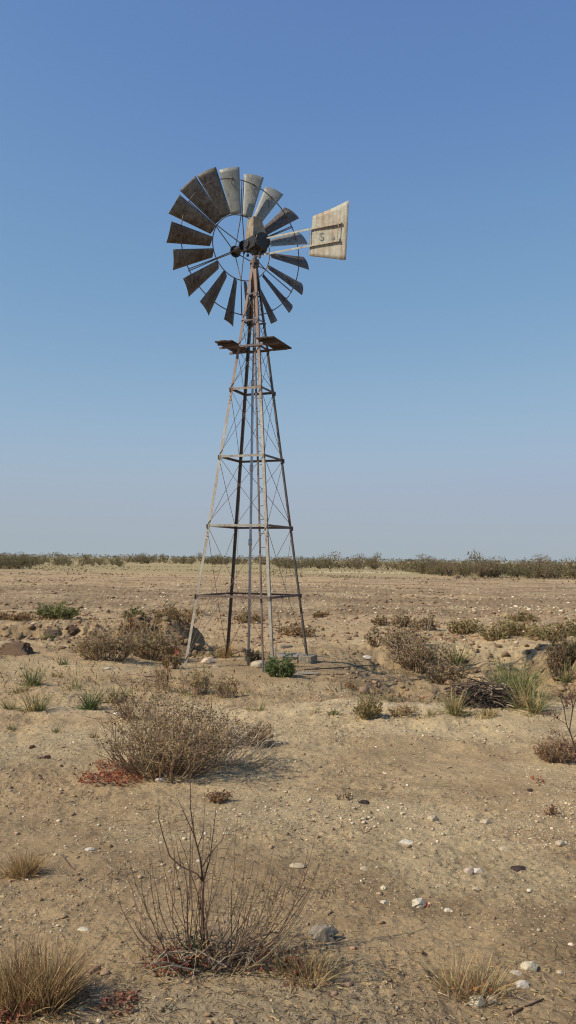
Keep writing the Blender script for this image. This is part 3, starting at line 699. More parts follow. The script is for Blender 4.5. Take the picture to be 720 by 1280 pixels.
def bush(px, py, wpx, hpx, n, leafn, stemcols, leafcols, label, name='bush', cat='bush', lean=0., leafs=.010, group=None, depth=.7, spread=1., r0=.0035, sidetw=3, loc=None, fill=1., core=None):
    x, y, z = loc or ground_at(px, py); sc = y/F; W_ = wpx*sc; H_ = hpx*sc
    root = empty(name, (x, y, z)); tag(root, label, cat, group)
    g = Geo(); lf = Geo(); r0 = max(r0, sc*.55); ls = max(leafs, sc*1.35)
    for i in range(n):
        an = random.uniform(0, 6.283); rr = math.sqrt(random.random()); b0 = Vector((math.cos(an)*rr*W_*.25, math.sin(an)*rr*W_*.25*depth, 0))
        b0.z = gz(x+b0.x, y+b0.y)-z-.01
        tx = math.cos(an)*rr*W_*.5*spread+lean*H_*random.random(); ty = math.sin(an)*rr*W_*.5*depth*spread
        tz = H_*(random.uniform(.3, .8) if random.random() < .82 else random.uniform(.8, 1.15))*math.sqrt(max(.12, 1-rr*rr*.6))
        tip = Vector((tx, ty, tz)); m1 = b0.lerp(tip, .35)+Vector((rv(.04)*W_+math.cos(an)*W_*.05, rv(.04)*W_, tz*.05)); m2 = b0.lerp(tip, .7)+Vector((rv(.05)*W_, rv(.05)*W_, tz*.08))
        c = jit(random.choice(stemcols), .25); P_ = [b0, m1, m2, tip]
        g.tube(P_, r0, r0*.45, c, 3, False)
        for k in range(sidetw):
            f = random.uniform(.25, .95); q = P_[1].lerp(P_[2], (f-.25)/.35) if f < .6 else P_[2].lerp(P_[3], (f-.6)/.4)
            e = q+Vector((rv(.16)*W_, rv(.16)*W_, random.uniform(-.02, .2)*H_)); g.tube([q, q.lerp(e, .5)+Vector((0, 0, -.01*H_)), e], r0*.6, r0*.35, c, 3, False)
            for l in range(max(0, int(leafn*1.8/sidetw))):
                p = q.lerp(e, random.random())+Vector((rv(.02), rv(.02), rv(.02)))*fill; lf.leaf(p, ls*random.uniform(.6, 1.3), jit(random.choice(leafcols), .28))
    if core:                                                          # tangled dead heart of the bush
        for i in range(core[0]):
            p = Vector((random.gauss(-.08, .5)*W_*core[1]*.5, random.gauss(0, .5)*W_*core[1]*.4, abs(random.gauss(.12, .2))*H_*core[2])); d = Vector((rv(1), rv(1), rv(.7))).normalized()*random.uniform(.06, .2)
            g.tube([p-d, p+Vector((rv(.02), rv(.02), rv(.02))), p+d], r0*.8, r0*.4, jit(random.choice([TWIG, (.10, .065, .045), BROWN]), .3), 3, False)
    g.build('stems', M_STEM, root)
    if lf.n: lf.build('leaves', M_LEAF, root)
    return root

# -- left middle ground
bush(74, 786, 60, 20, 110, 12, [OLIVE], [GREEN, GREEN, OLIVE, (.22, .22, .09)], 'low green bush at the left above the eroded bank', name='low_bush', loc=(-5.45, 20.2, gz(-5.45, 20.2)))
bush(22, 790, 84, 10, 90, 10, [BROWN], [OLIVE, BROWN, RBROWN], 'low flat brownish scrub at the left edge above the eroded bank', name='low_scrub', loc=(-6.5, 19.8, gz(-6.5, 19.8)))
bush(190, 800, 60, 22, 60, 10, [BROWN, GTWIG], [OLIVE, BROWN, (.26, .2, .1)], 'olive brown bush on the front face of the earth mound', name='mound_bush', loc=(-2.45, 14.75, gz(-2.45, 14.75)))
bush(132, 824, 84, 42, 120, 12, [BROWN, GTWIG], [BROWN, (.28, .20, .12), OLIVE], 'dense brown bush, leftmost of those crowding the earth mound', name='brown_bush')
bush(188, 824, 74, 46, 110, 12, [BROWN, GTWIG], [(.30, .21, .12), BROWN, OLIVE], 'rusty brown bush in front of the earth mound', name='brown_bush')
bush(159, 792, 24, 30, 22, 10, [BROWN], [(.25, .16, .10), BROWN], 'thin upright brown plant rising behind the brown bushes', name='thin_bush')
bush(183, 790, 16, 18, 12, 8, [BROWN], [BROWN, OLIVE], 'small thin plant right of the upright brown plant', name='thin_bush')
bush(228, 787, 72, 20, 70, 10, [BROWN], [(.20, .18, .09), OLIVE, BROWN, BROWN], 'grey green bush growing on top of the earth mound', name='mound_bush', loc=(-2.0, 15.7, gz(-2.0, 15.7)))
bush(178, 792, 30, 16, 30, 10, [OLIVE], [OLIVE, (.15, .16, .06)], 'small olive bush on the left shoulder of the earth mound', name='mound_bush', loc=(-2.75, 15.35, gz(-2.75, 15.35)))
bush(214, 836, 26, 24, 30, 7, [TWIG, BROWN], [BROWN, OLIVE], 'small twiggy weed left of the front left windmill leg', name='weed')
grass(218, 820, 14, 14, 22, [RED, (.5, .07, .05)], 'small bright red plant at the foot of the earth mound', name='red_plant', cat='plant', wd=.012)
for px, py, w_, h_, n, cols, lb in [
    (38, 856, 22, 24, 60, [GREEN, OLIVE], 'upright green tuft, uppermost on the left slope'),
    (24, 866, 22, 14, 30, [OLIVE, STRAW], 'olive tuft just below the uppermost green tuft on the left slope'),
    (44, 888, 30, 30, 60, [GREEN, OLIVE, STRAW], 'tall pale green tuft in the middle of the left slope'),
    (14, 886, 18, 14, 28, [OLIVE], 'small olive tuft at the left edge of the slope'),
    (108, 886, 26, 26, 90, [DGREEN, GREEN], 'dark green leafy tuft left of the big dry bush'),
    (140, 878, 26, 22, 70, [DGREEN, GREEN, OLIVE], 'dark green tuft touching the back left of the big dry bush'),
    (90, 860, 26, 9, 30, [OLIVE, GREEN], 'low green tuft between the left slope tufts and dark green tufts'),
    (72, 846, 18, 8, 20, [OLIVE, BROWN], 'low olive tuft right of the uppermost green tuft'),
    (75, 916, 22, 8, 26, [OLIVE, GREEN], 'low green tuft on the lower part of the left slope'),
    (78, 831, 14, 11, 22, [GREEN, OLIVE], 'small green tuft below the eroded bank'),
    (30, 846, 14, 7, 16, [OLIVE, STRAW2], 'tiny olive tuft left of the uppermost green tuft'),
    (16, 912, 22, 9, 24, [OLIVE, GREEN], 'low green tuft at the left edge below the slope'),
    (118, 922, 14, 10, 16, [STRAW2, OLIVE], 'thin yellowish tuft left of the big dry bush'),
    (62, 800, 24, 8, 30, [OLIVE, GREEN], 'low olive tuft on the edge of the eroded bank'),
    (285, 822, 19, 20, 70, [(.50, .30, .13), STRAW], 'orange straw tuft at the foot of the left rear windmill leg'),
    (270, 822, 14, 12, 30, [(.20, .22, .11), OLIVE], 'grey green tuft left of the orange straw tuft'),
    (318, 889, 24, 11, 36, [OLIVE, GREEN, STRAW], 'low olive tuft in front of the windmill'),
    (417, 894, 20, 9, 30, [OLIVE, GREEN], 'low green tuft on the crest left of the green brown weed'),
    (395, 890, 16, 6, 14, [OLIVE, STRAW2], 'faint olive tuft on the crest in front of the windmill'),
    (567, 892, 34, 32, 90, [(.25, .24, .11), OLIVE, STRAW], 'pale olive grass tuft left of the dark brushwood'),
    (535, 896, 24, 9, 30, [OLIVE, STRAW], 'low yellowish tuft on the crest left of the pale olive grass'),
    (640, 868, 62, 46, 230, [GREEN, (.18, .22, .08), OLIVE], 'tall green grass clump behind the brushwood'),
    (660, 888, 52, 40, 150, [(.30, .30, .13), STRAW, OLIVE], 'yellow green grass clump at the right end of the crest'),
    (570, 838, 26, 34, 60, [GREEN, OLIVE], 'green grass rising from the middle of the brown scrub'),
    (705, 826, 40, 28, 110, [(.2, .2, .09), OLIVE, GREEN], 'olive grass on top of the right hand bank'),
    (714, 850, 26, 26, 80, [GREEN, OLIVE], 'green grass hanging over the right hand bank'),
    (600, 894, 42, 10, 90, [OLIVE, STRAW], 'thin low grass spread below the brushwood'),
  ]:
    grass(px, py, w_, h_, n, cols, lb, wd=.006)
# under and behind the windmill
bush(350, 846, 40, 28, 80, 12, [GREEN], [(.12, .18, .045), GREEN, DGREEN], 'bright green leafy bush at the foot of the front right windmill leg', name='green_bush')
bush(318, 828, 26, 17, 40, 8, [TWIG], [DGREEN, TWIG], 'dark scrubby weed around the base of the pump pipe', name='weed')
bush(312, 778, 44, 13, 50, 8, [BROWN], [OLIVE, BROWN], 'low olive brush seen behind the windmill legs', name='low_scrub')
bush(368, 794, 56, 15, 60, 8, [BROWN], [OLIVE, BROWN, (.28, .2, .12)], 'low brown brush behind the right windmill legs', name='low_scrub')
bush(401, 772, 22, 8, 26, 8, [BROWN], [BROWN, OLIVE], 'small flat bush on the plain right of the windmill', name='low_scrub')
# right scrub
for i, (px, py, w_, h_, n, lb) in enumerate([
    (505, 783, 40, 17, 50, 'low brown bush, far end of the scrub right of the windmill'),
    (477, 782, 28, 14, 30, 'small brown bush on the plain left of the far scrub'),
    (532, 788, 34, 20, 40, 'brown bush on the right shoulder of the far scrub'),
    (508, 812, 62, 34, 90, 'large brown twiggy bush in the middle of the scrub right of the windmill'),
    (468, 808, 26, 24, 26, 'thin brown bush at the left end of the scrub right of the windmill'),
    (522, 838, 90, 42, 130, 'widest brown bush, near the pale flat stone right of the windmill'),
    (558, 852, 60, 28, 80, 'grey brown bush between the widest brown bush and the brushwood'),
    (588, 868, 52, 26, 70, 'dark brown twiggy bush left of the brushwood')]):
    bush(px, py, w_, h_, n, 8, [BROWN, GTWIG, TWIG], [BROWN, (.26, .18, .12), OLIVE], lb, name='brown_bush', group='brown bushes in the wash')
for i, (px, py, w_, h_, n, lb) in enumerate([
    (580, 792, 50, 22, 60, 'low scrub bush, leftmost along the far side of the wash'),
    (618, 800, 44, 20, 50, 'low brownish scrub bush, second along the far side of the wash'),
    (645, 795, 56, 26, 70, 'greenish scrub bush behind the pale bank on the far side of the wash'),
    (683, 800, 56, 22, 70, 'olive scrub bush near the right edge on the far side of the wash'),
    (712, 796, 40, 26, 50, 'scrub bush at the right edge of the photo on the far side of the wash'),
    (655, 776, 44, 12, 40, 'small scrub bush out on the plain beyond the wash')]):
    bush(px, py, w_, h_, n, 9, [BROWN, OLIVE], [OLIVE, (.26, .21, .11), BROWN, (.15, .15, .06)], lb, name='scrub_bush', group='scrub beyond the wash')
def brushwood():
    x, y, z = ground_at(602, 880); g = Geo(); sc = y/F
    for i in range(300):
        p = Vector((rv(.31), rv(.25), random.uniform(0, .24)*(1))); k = math.sqrt(max(0, 1-(p.x/.45)**2)); p.z *= k
        a_ = random.uniform(0, 3.14); L = random.uniform(.12, .4); d = Vector((math.cos(a_), math.sin(a_)*.7, rv(.45)))*L/2
        g.tube([p-d, p+Vector((rv(.02), rv(.02), .015)), p+d], .007, .004, jit(random.choice([TWIG, (.09, .06, .045), (.06, .042, .034), GTWIG]), .3), 4)
    o = g.build('brushwood_pile', M_STEM); o.location = (x, y, z); tag(o, 'dark pile of dead brushwood between the green grass and the crest', 'brushwood')
brushwood()
bush(704, 840, 46, 46, 110, 10, [TWIG], [(.13, .10, .05), (.10, .09, .04), BROWN], 'dark tangled bush hanging over the hollow in the right hand bank', name='overhanging_bush')
bush(460, 897, 42, 28, 60, 10, [BROWN, OLIVE], [OLIVE, (.2, .19, .08), BROWN], 'green brown weed on the crest in front of the scrub', name='weed')
bush(505, 893, 40, 12, 30, 6, [BROWN], [BROWN, OLIVE], 'low brown weed on the crest right of the green brown weed', name='weed')
bush(440, 862, 20, 12, 16, 6, [BROWN], [BROWN], 'small dry weed in front of the flat pale stone', name='weed')
# weeds above the big bush
bush(245, 868, 42, 44, 40, 9, [BROWN, GTWIG], [BROWN, OLIVE], 'thin dry weed just behind the big dry bush', name='dry_weed')
bush(282, 872, 40, 38, 36, 8, [BROWN, GTWIG], [OLIVE, BROWN], 'dry weed behind the right shoulder of the big dry bush', name='dry_weed')
bush(203, 862, 26, 44, 16, 8, [BROWN, TWIG], [BROWN], 'tall thin weed left behind the big dry bush', name='dry_weed')
# the big dry bush
bush(208, 968, 184, 120, 185, 10, [BROWN, TWIG, (.30, .22, .12), (.20, .14, .08)], [BROWN, (.20, .13, .07), OLIVE, (.28, .19, .10), (.14, .09, .06)], 'big dense dry bush in the middle left with red leaves below', name='dry_bush', lean=.06, leafs=.010, r0=.0026, depth=.8, core=(200, .42, .55))
bush(275, 955, 110, 62, 70, 2, [GTWIG, (.42, .36, .28)], [BROWN], 'pale sprawling stalks spilling from the right of the big dry bush', name='sprawling_stalks', lean=.8, r0=.0028)
bush(314, 930, 62, 30, 80, 9, [TWIG, BROWN], [(.17, .11, .06), TWIG, BROWN], 'low dark weed right of the big dry bush', name='dry_weed')
bush(168, 900, 60, 50, 34, 8, [TWIG, BROWN], [(.17, .11, .09), BROWN], 'thin dark weed arching from the left of the big dry bush', name='dry_weed', lean=-.4)
bush(272, 1002, 34, 16, 26, 7, [BROWN], [(.22, .12, .08), BROWN], 'tiny reddish weed between the two big shrubs', name='small_weed')
bush(430, 999, 22, 12, 10, 3, [TWIG], [BROWN], 'tiny dark weed in the middle of the bare soil', name='small_weed')
bush(690, 1018, 20, 10, 14, 4, [TWIG], [RBROWN, BROWN], 'tiny brown weed on the right of the bare soil', name='small_weed')
rock('clod', 454, 1004, 12, 7, (.05, .035, .03), 'small black clod on the bare soil right of the tiny dark weed', cat='clod', rough=.5)
rock('clod', 662, 989, 8, 5, (.06, .035, .03), 'small black clod left of the red leaves on the right', cat='clod', rough=.5)
rock('earth_clod', 18, 818, 40, 26, (.14, .09, .055), 'big dark clod of eroded earth at the left edge', cat='clod', rough=.7, sub=4)
rock('earth_clod', 62, 796, 22, 12, (.15, .10, .06), 'dark lump put in for a shaded hollow of the eroded bank right of the big dark clod', cat='clod', rough=.7, sub=4)  # this dark lump and the next stand in for shadowed hollows
rock('earth_clod', 88, 794, 16, 14, (.14, .09, .055), 'dark lump put in for a shaded hollow of the eroded bank beside the brown bushes', cat='clod', rough=.7, sub=4)
rock('clod', 40, 935, 8, 6, (.10, .05, .035), 'small dark clod on the lower left slope', cat='clod', rough=.5)
rock('clod', 58, 948, 10, 7, (.10, .05, .035), 'dark reddish clod left of the red leaves under the big bush', cat='clod', rough=.5)

# right edge shrub
def edge_shrub():
    x, y, z = ground_at(722, 955); root = empty('bare_shrub', (x, y, z)); tag(root, 'dark forked shrub with dried leaves at the right edge', 'shrub')
    g = Geo(); lf = Geo()
    def L(px, py, dy=0.): return Vector(un(px, py, y+dy))-Vector((x, y, z))
    B = [[(722, 952), (716, 925), (708, 905), (705, 885), (700, 868)], [(722, 950), (712, 912), (716, 885), (712, 860), (700, 846), (697, 838)],
         [(708, 905), (696, 898), (686, 893)], [(722, 945), (728, 900), (724, 850)], [(716, 885), (722, 868), (728, 850)], [(705, 885), (712, 872)], [(724, 950), (735, 900), (742, 860)]]
    for i, b in enumerate(B):
        dy = rv(.15); P_ = [L(p[0], p[1], dy*k/len(b)) for k, p in enumerate(b)]; g.tube(P_, .0065 if i < 2 else .004, .0025, jit((.13, .08, .065), .1), 4)
        for k in range(4):
            q = random.choice(P_[1:]); e = q+Vector((rv(.06), rv(.06), random.uniform(0, .07))); g.tube([q, e], .0025, .0015, jit((.15, .09, .07)), 3, False)
            for l in range(5): lf.leaf(q.lerp(e, random.random()), random.uniform(.006, .013), jit((.16, .085, .06), .3))
    for cx, cy, n in ((707, 877, 60), (692, 893, 25), (716, 845, 30), (688, 915, 20)):
        c = L(cx, cy)
        for k in range(n): lf.leaf(c+Vector((random.gauss(0, .025), random.gauss(0, .03), random.gauss(0, .03))), random.uniform(.006, .013), jit(random.choice([(.17, .09, .065), (.13, .07, .05)]), .3))
    g.build('stems', M_STEM, root); lf.build('leaves', M_LEAF, root)
edge_shrub()
bush(700, 952, 66, 36, 110, 9, [BROWN, (.3, .2, .15)], [(.30, .16, .10), BROWN, RBROWN, OLIVE], 'low reddish brown weed round the foot of the right edge shrub', name='low_weed', leafs=.008)

# golden tufts
grass(28, 1094, 46, 32, 240, [STRAW, STRAW2, (.40, .27, .13)], 'small golden tuft of dead grass on the left', wd=.0035, upright=.6)
grass(36, 1262, 104, 70, 760, [(.50, .36, .17), STRAW, STRAW2, (.28, .17, .085), (.20, .12, .065)], 'biggest golden tuft of dead grass in the bottom left corner', wd=.0035, upright=.5, litter=(40, RBROWN))
grass(590, 1240, 92, 46, 260, [(.50, .40, .24), STRAW, STRAW2], 'golden tuft with stones around it in the bottom right', wd=.0032, upright=.75, litter=(12, (.5, .2, .07)))
grass(372, 1222, 96, 36, 230, [STRAW, (.50, .38, .20), STRAW2], 'golden dead grass at the right foot of the bare front shrub', wd=.003, upright=.7, litter=(14, RBROWN))

# ------------------------------------------------------------------ bare front shrub
def front_shrub():
    random.seed(23)
    x, y, z = ground_at(252, 1205); root = empty('bare_shrub', (x, y, z)); tag(root, 'bare many stemmed shrub in the foreground with one forked dark stem', 'shrub')
    O = Vector((x, y, z))
    def L(px, py, dy=0.): return Vector(un(px, py, y+dy))-O
    g = Geo(); DK = (.12, .07, .055)
    main = [[(256, 1200), (254, 1165), (253, 1130), (254, 1102)], [(254, 1102), (246, 1092), (226, 1083), (212, 1070), (204, 1045), (198, 1022), (199, 1006)],
            [(254, 1102), (250, 1072), (243, 1045), (238, 1010), (238, 968)], [(254, 1102), (262, 1075), (266, 1045), (270, 1010)], [(254, 1104), (263, 1098), (275, 1101)],
            [(252, 1085), (262, 1068), (276, 1052), (284, 1035)], [(226, 1083), (222, 1062), (220, 1050)], [(243, 1045), (232, 1020), (222, 998)], [(247, 1060), (254, 1040), (256, 1005)]]
    for i, b in enumerate(main):
        dv = [0, .03, -.02, .05, -.03, .06, .02, -.05, .04][i]
        g.tube([L(px, py, dv*k/(len(b)-1)) for k, (px, py) in enumerate(b)], [.0062, .0042, .0048, .0034, .002, .0026, .0018, .0022, .0022][i], [.0055, .0016, .0014, .0014, .001, .0012, .001, .001, .001][i], jit(DK, .1), 6)
    # buds and short spurs along the dark stems
    for b in main[1:4]:
        for k in range(9):
            i = random.randrange(len(b)-1); f = random.random(); p = L(b[i][0]*(1-f)+b[i+1][0]*f, b[i][1]*(1-f)+b[i+1][1]*f)
            g.tube([p, p+Vector((rv(.014), rv(.014), .012))], .0018, .0008, jit(DK), 3)
    mo = g.build('forked_stem', M_STEM, root, True)
    # wands
    g = Geo(); lf = Geo()
    def env(tx):
        return np.interp(tx, [145, 165, 200, 240, 280, 330, 380, 412], [1048, 1080, 1020, 1010, 1035, 1075, 1060, 1040])
    tips = [(150, 1046), (163, 1080), (187, 1072), (412, 1050), (400, 1075), (395, 1040), (340, 1072), (325, 1060), (360, 1095), (308, 1040), (298, 1018), (218, 1060), (412, 1085), (404, 1058), (385, 1062), (378, 1090), (350, 1095), (345, 1050), (176, 1095), (156, 1070)]
    for i in range(56): tx = random.choice([random.uniform(160, 405), random.uniform(160, 405), random.gauss(262, 50)]); tips.append((tx, env(np.clip(tx, 145, 412))+abs(random.gauss(0, 45))))
    for tx, ty in tips:
        s_ = (tx-256)/150.; dyt = rv(.28); bx = 256+s_*42+rv(26); by = 1200+rv(13)
        b = L(bx, by, rv(.08)); b.z = gz(x+b.x, y+b.y)-z-.01
        t = L(tx, ty, dyt); k1 = Vector((t.x*.55+b.x*.45, t.y*.55+b.y*.45, b.z+(t.z-b.z)*.22)); k2 = Vector((t.x*.86+b.x*.14, t.y*.86+b.y*.14, b.z+(t.z-b.z)*.58))
        if abs(s_) < .3: k1 = b.lerp(t, .3)+Vector((rv(.03), rv(.03), 0)); k2 = b.lerp(t, .65)+Vector((rv(.03), rv(.03), 0))
        P_ = []
        for q in range(9):                                                    # cubic through b,k1,k2,t
            f = q/8; P_.append(b*((1-f)**3)+k1*(3*f*(1-f)**2)+k2*(3*f*f*(1-f))+t*f**3)
            if 0 < q < 8: P_[-1] = P_[-1]+Vector((rv(.004), rv(.004), rv(.003)))
        col = jit((.15, .095, .06), .25) if random.random() < (.7 if s_ < 0.1 else .4) else jit((.30, .22, .14), .25)
        g.tube(P_, random.uniform(.0022, .0036), .001, col, 4)
        for q in range(random.randint(3, 8)):                                 # buds, spurs
            j = random.randint(2, 7); p = P_[j].lerp(P_[j+1] if j < 8 else P_[j], random.random())
            e = p+Vector((rv(.016), rv(.016), random.uniform(.004, .02))); g.tube([p, e], .002, .0011, col, 3)
            if random.random() < .3: lf.leaf(e, .005, jit((.2, .12, .08), .3))
        if random.random() < .7:
            p = P_[random.randint(3, 6)]; e = p+Vector((s_*.03+rv(.03), rv(.04), random.uniform(.06, .14))); g.tube([p, p.lerp(e, .5)+Vector((s_*.008, 0, -.008)), e], .0014, .0007, col, 3)
    # pale crooked stalks lying at the foot
    for i in range(26):
        a_ = random.uniform(0, 6.28); p = Vector((rv(.16)+.03, rv(.12), .02)); d = Vector((math.cos(a_), math.sin(a_)*.6, random.uniform(-.02, .35)))*random.uniform(.12, .3)
        g.tube([p, p+d*.4+Vector((rv(.02), rv(.02), .03)), p+d*.75+Vector((0, 0, .02)), p+d], .0034, .0018, jit((.30, .235, .16), .25), 5)
    for i in range(320):
        a_ = random.uniform(0, 6.28); r = .30*random.random()**.7; p = Vector((math.cos(a_)*r*1.1, math.sin(a_)*r*.55, random.uniform(.005, .07)))
        d = Vector((rv(1), rv(1), random.uniform(0, .9))).normalized()*random.uniform(.03, .12); g.tube([p, p+d*.5+Vector((rv(.008), rv(.008), rv(.008))), p+d], .0014, .0009, jit(random.choice([GTWIG, TWIG, STRAW2]), .3), 3, False)
    g.build('thin_stems', M_STEM, root)
    for i in range(330):
        cx = random.choice([-.16, -.12, -.08, .02, .25, .38]); lf.leaf((cx+random.gauss(0, .045), random.gauss(-.02, .05), random.uniform(.005, .06)), random.uniform(.007, .014), jit(random.choice([(.30, .07, .04), (.24, .10, .06), (.38, .16, .08)]), .3))
    for i in range(120): lf.leaf((-.03+random.gauss(0, .04), random.gauss(0, .05), random.uniform(.01, .09)), random.uniform(.006, .012), jit(DGREEN, .3))
    lf.build('leaves', M_LEAF, root)
front_shrub()

# ------------------------------------------------------------------ leaf piles and litter
def leaves(name, px, py, wpx, dpx, n, size, cols, label, cat, z1=.03):
    x, y, z = ground_at(px, py); sc = y/F; g = Geo()
    for i in range(n):
        a_ = random.uniform(0, 6.28); r = random.random()**.6; ox = math.cos(a_)*r*wpx*sc/2; oy = math.sin(a_)*r*dpx
        p = (ox, oy, gz(x+ox, y+oy)-z+random.uniform(.003, z1)); g.leaf(p, size*random.uniform(.6, 1.3), jit(random.choice(cols), .3), (rv(.9), rv(.9), 1))
    o = g.build(name, M_LEAF); o.location = (x, y, z); tag(o, label, cat); return o
RC = [(.40, .09, .045), (.29, .075, .045), (.42, .16, .08), (.16, .06, .045), (.36, .20, .11)]
leaves('leaf_pile', 138, 975, 80, .24, 560, .0135, RC, 'wide drift of rust red leaves at the lower left of the big dry bush', 'leaf pile', .05)
leaves('leaf_pile', 150, 960, 62, .14, 300, .012, RC, 'narrow drift of red leaves tucked under the left of the big dry bush', 'leaf pile', .05)
leaves('leaf_pile', 672, 978, 24, .10, 30, .012, RC, 'few red leaves on the soil left of the right edge shrub', 'leaf pile')
leaves('leaf_pile', 150, 1256, 46, .08, 90, .012, [(.28, .10, .065), (.36, .17, .10), (.18, .08, .05)], 'brown red leaves on the soil right of the biggest golden tuft', 'leaf pile')
leaves('leaf_pile', 210, 1212, 60, .07, 100, .011, [(.34, .09, .05), (.30, .15, .09)], 'red leaves caught under the left of the bare front shrub', 'leaf pile')
leaves('leaf', 534, 1134, 12, .01, 2, .019, [(.50, .13, .07)], 'single red leaf lying against the white chalky stone', 'leaf')
leaves('leaf_pile', 8, 1272, 50, .08, 80, .012, [(.32, .11, .06), (.3, .15, .09)], 'red brown leaves in the very bottom left corner', 'leaf pile')
g = Geo(); xs, ys = pts(2600, 2.6, 9.5, lambda x, y: .10+.9*ss(0, .25, fbm(x*.8+9, y*.8, 301, 3)), 1.8)
for x_, y_, z_ in zip(xs, ys, height(xs, ys)):
    g.leaf((x_, y_, z_+.004), random.uniform(.004, .010), jit(random.choice([(.15, .08, .055), (.24, .12, .08), (.30, .2, .12), (.4, .3, .18)]), .3), (rv(.6), rv(.6), 1))
o = g.build('leaf_litter', M_LEAF); tag(o, 'small dead leaves scattered on the soil', kind='stuff')
def dtw(x, y): return .10+.5*ss(0, .25, fbm(x*.7+19, y*.7, 303, 3))+.9*bump(x, y, -.35, 3.15, 1.1, .3)+.6*bump(x, y, .75, 3.45, .5, .2)+.5*bump(x, y, -1.0, 5.2, .5, .5)
g = Geo(); xs, ys = pts(14000, 2.6, 10, dtw, 2.2)
for x_, y_, z_ in zip(xs, ys, height(xs, ys)):
    a_ = random.uniform(0, 6.28); L_ = random.uniform(.01, .05)*(1 if random.random() < .95 else 2.6); dx, dy = math.cos(a_)*L_, math.sin(a_)*L_
    g.tube([(x_, y_, z_+.002), (x_+dx*.5+rv(.004), y_+dy*.5, z_+.008), (x_+dx, y_+dy, z_+.004)], max(.0015, y_*.0003), .001, jit(random.choice([GTWIG, STRAW, (.10, .065, .045), TWIG, STRAW2, (.12, .08, .05)]), .25), 3, False)
o = g.build('straw_litter', M_STEM); tag(o, 'bits of straw and twig strewn on the soil', kind='stuff')
g = Geo()
for cx, cy, rx, ry, n in ((1.6, 11.4, 1.3, .9, 900), (2.6, 10.9, 1.2, .8, 900), (2.2, 14.5, 1.6, 1.2, 700), (-2.4, 14.6, 1.5, .5, 700), (-1.2, 10.6, 1.2, 1.0, 500), (-3.2, 11.3, 1.5, 1.2, 500), (5.8, 19.5, 2.6, 1.6, 900), (-5.6, 19.6, 2.2, .5, 600)):
    for i in range(n):
        x_, y_ = random.gauss(cx, rx*.6), random.gauss(cy, ry*.6); p = (x_, y_, gz(x_, y_)); c_ = jit(random.choice([OLIVE, BROWN, STRAW2, (.22, .15, .09), (.2, .2, .08)]), .3)
        if i % 3: g.blade(p, (rv(.7), rv(.7), 1), random.uniform(.03, .11), .007+y_*.0003, .4, c_, 2)
        else: g.leaf((p[0], p[1], p[2]+random.uniform(.01, .06)), random.uniform(.012, .026), c_)
o = g.build('ground_cover', M_LEAF); tag(o, 'thin dry ground cover along the banks and the wash', kind='stuff')
def stick(P_, r, col, label):
    x, y, z = ground_at(*P_[0]); g = Geo(); Q = []
    for p in P_: a_ = ground_at(*p); Q.append(Vector((a_[0]-x, a_[1]-y, a_[2]-z+r)))
    g.tube(Q, r, r*.6, col, 6); o = g.build('stick', M_STEM, smooth=True); o.location = (x, y, z); tag(o, label, 'stick')
stick([(634, 1272), (652, 1262), (664, 1258), (680, 1251)], .0045, (.13, .08, .06), 'dark stick lying right of the bottom right golden tuft')
stick([(134, 1082), (150, 1094), (172, 1090)], .003, (.3, .22, .16), 'thin bent twig left of the bare front shrub')
stick([(78, 1070), (88, 1084), (94, 1088)], .0035, (.12, .08, .06), 'short dark stick right of the small golden tuft')
stick([(160, 843), (182, 846), (204, 846)], .009, (.22, .16, .12), 'long thin stick lying on the track left of the windmill')
stick([(380, 838), (420, 836), (468, 832)], .012, (.13, .09, .07), 'long dark line running right from the windmill footing')  # thin dark tubes laid along the ground, here and below
stick([(395, 845), (430, 843), (470, 838)], .008, (.15, .11, .08), 'lower of two dark lines right of the windmill footing')

# ------------------------------------------------------------------ far trees
LC = [(.19, .165, .075), (.14, .135, .06), (.23, .18, .09), (.27, .20, .12)]
def tree_mesh(W_, H_, n, cols, seed, bare=.3):
    random.seed(seed); t = Geo(); c = Geo()
    lobes = []
    for i in range(random.randint(3, 5)):
        a_ = random.uniform(0, 6.28); base = Vector((rv(.12)*W_, rv(.12)*W_, -.05)); tip = Vector((math.cos(a_)*W_*.30, math.sin(a_)*W_*.30, H_*random.uniform(.5, .8)))
        t.tube([base, base.lerp(tip, .5)+Vector((rv(.1), rv(.1), -.05)), tip], .07, .03, jit((.10, .075, .055), .2), 5)
        lobes.append((tip, W_*random.uniform(.22, .36), H_*random.uniform(.22, .34)))
        for k in range(5):
            q = base.lerp(tip, random.uniform(.4, 1)); e = q+Vector((rv(.25)*W_, rv(.25)*W_, random.uniform(.05, .45)*H_)); t.tube([q, e], .025, .010, jit((.20, .155, .105), .2), 3, False)
    for i in range(3): lobes.append((Vector((rv(.35)*W_, rv(.35)*W_, H_*random.uniform(.2, .45))), W_*.25, H_*.25))
    for i in range(n):
        lo, rw, rh = random.choice(lobes); v = Vector((random.gauss(0, 1), random.gauss(0, 1), random.gauss(0, 1))); v = v.normalized()*random.random()**.45
        p = lo+Vector((v.x*rw, v.y*rw, v.z*rh)); p.z = max(p.z, .05)
        c.leaf(p, random.uniform(.05, .13), jit(random.choice(cols), .3))
    for i in range(30):
        lo, rw, rh = random.choice(lobes); q = lo+Vector((rv(.7)*rw, rv(.7)*rw, rh*.5)); c.tube([q, q+Vector((rv(.2), rv(.2), random.uniform(.2, .5)))], .018, .008, (.14, .11, .085), 3, False)
    return t, c
protos = []
for i in range(7):
    t, c = tree_mesh([3.4, 4.2, 2.6, 3.8, 3.0, 4.6, 2.2][i], [2.2, 2.6, 1.9, 2.3, 2.7, 2.1, 1.7][i], [620, 760, 420, 650, 520, 760, 360][i], [LC[:3], LC[1:], LC[:2], LC[2:], LC, LC[:3], LC[1:]][i], 50+i)
    protos.append((t, c))
meshes = []
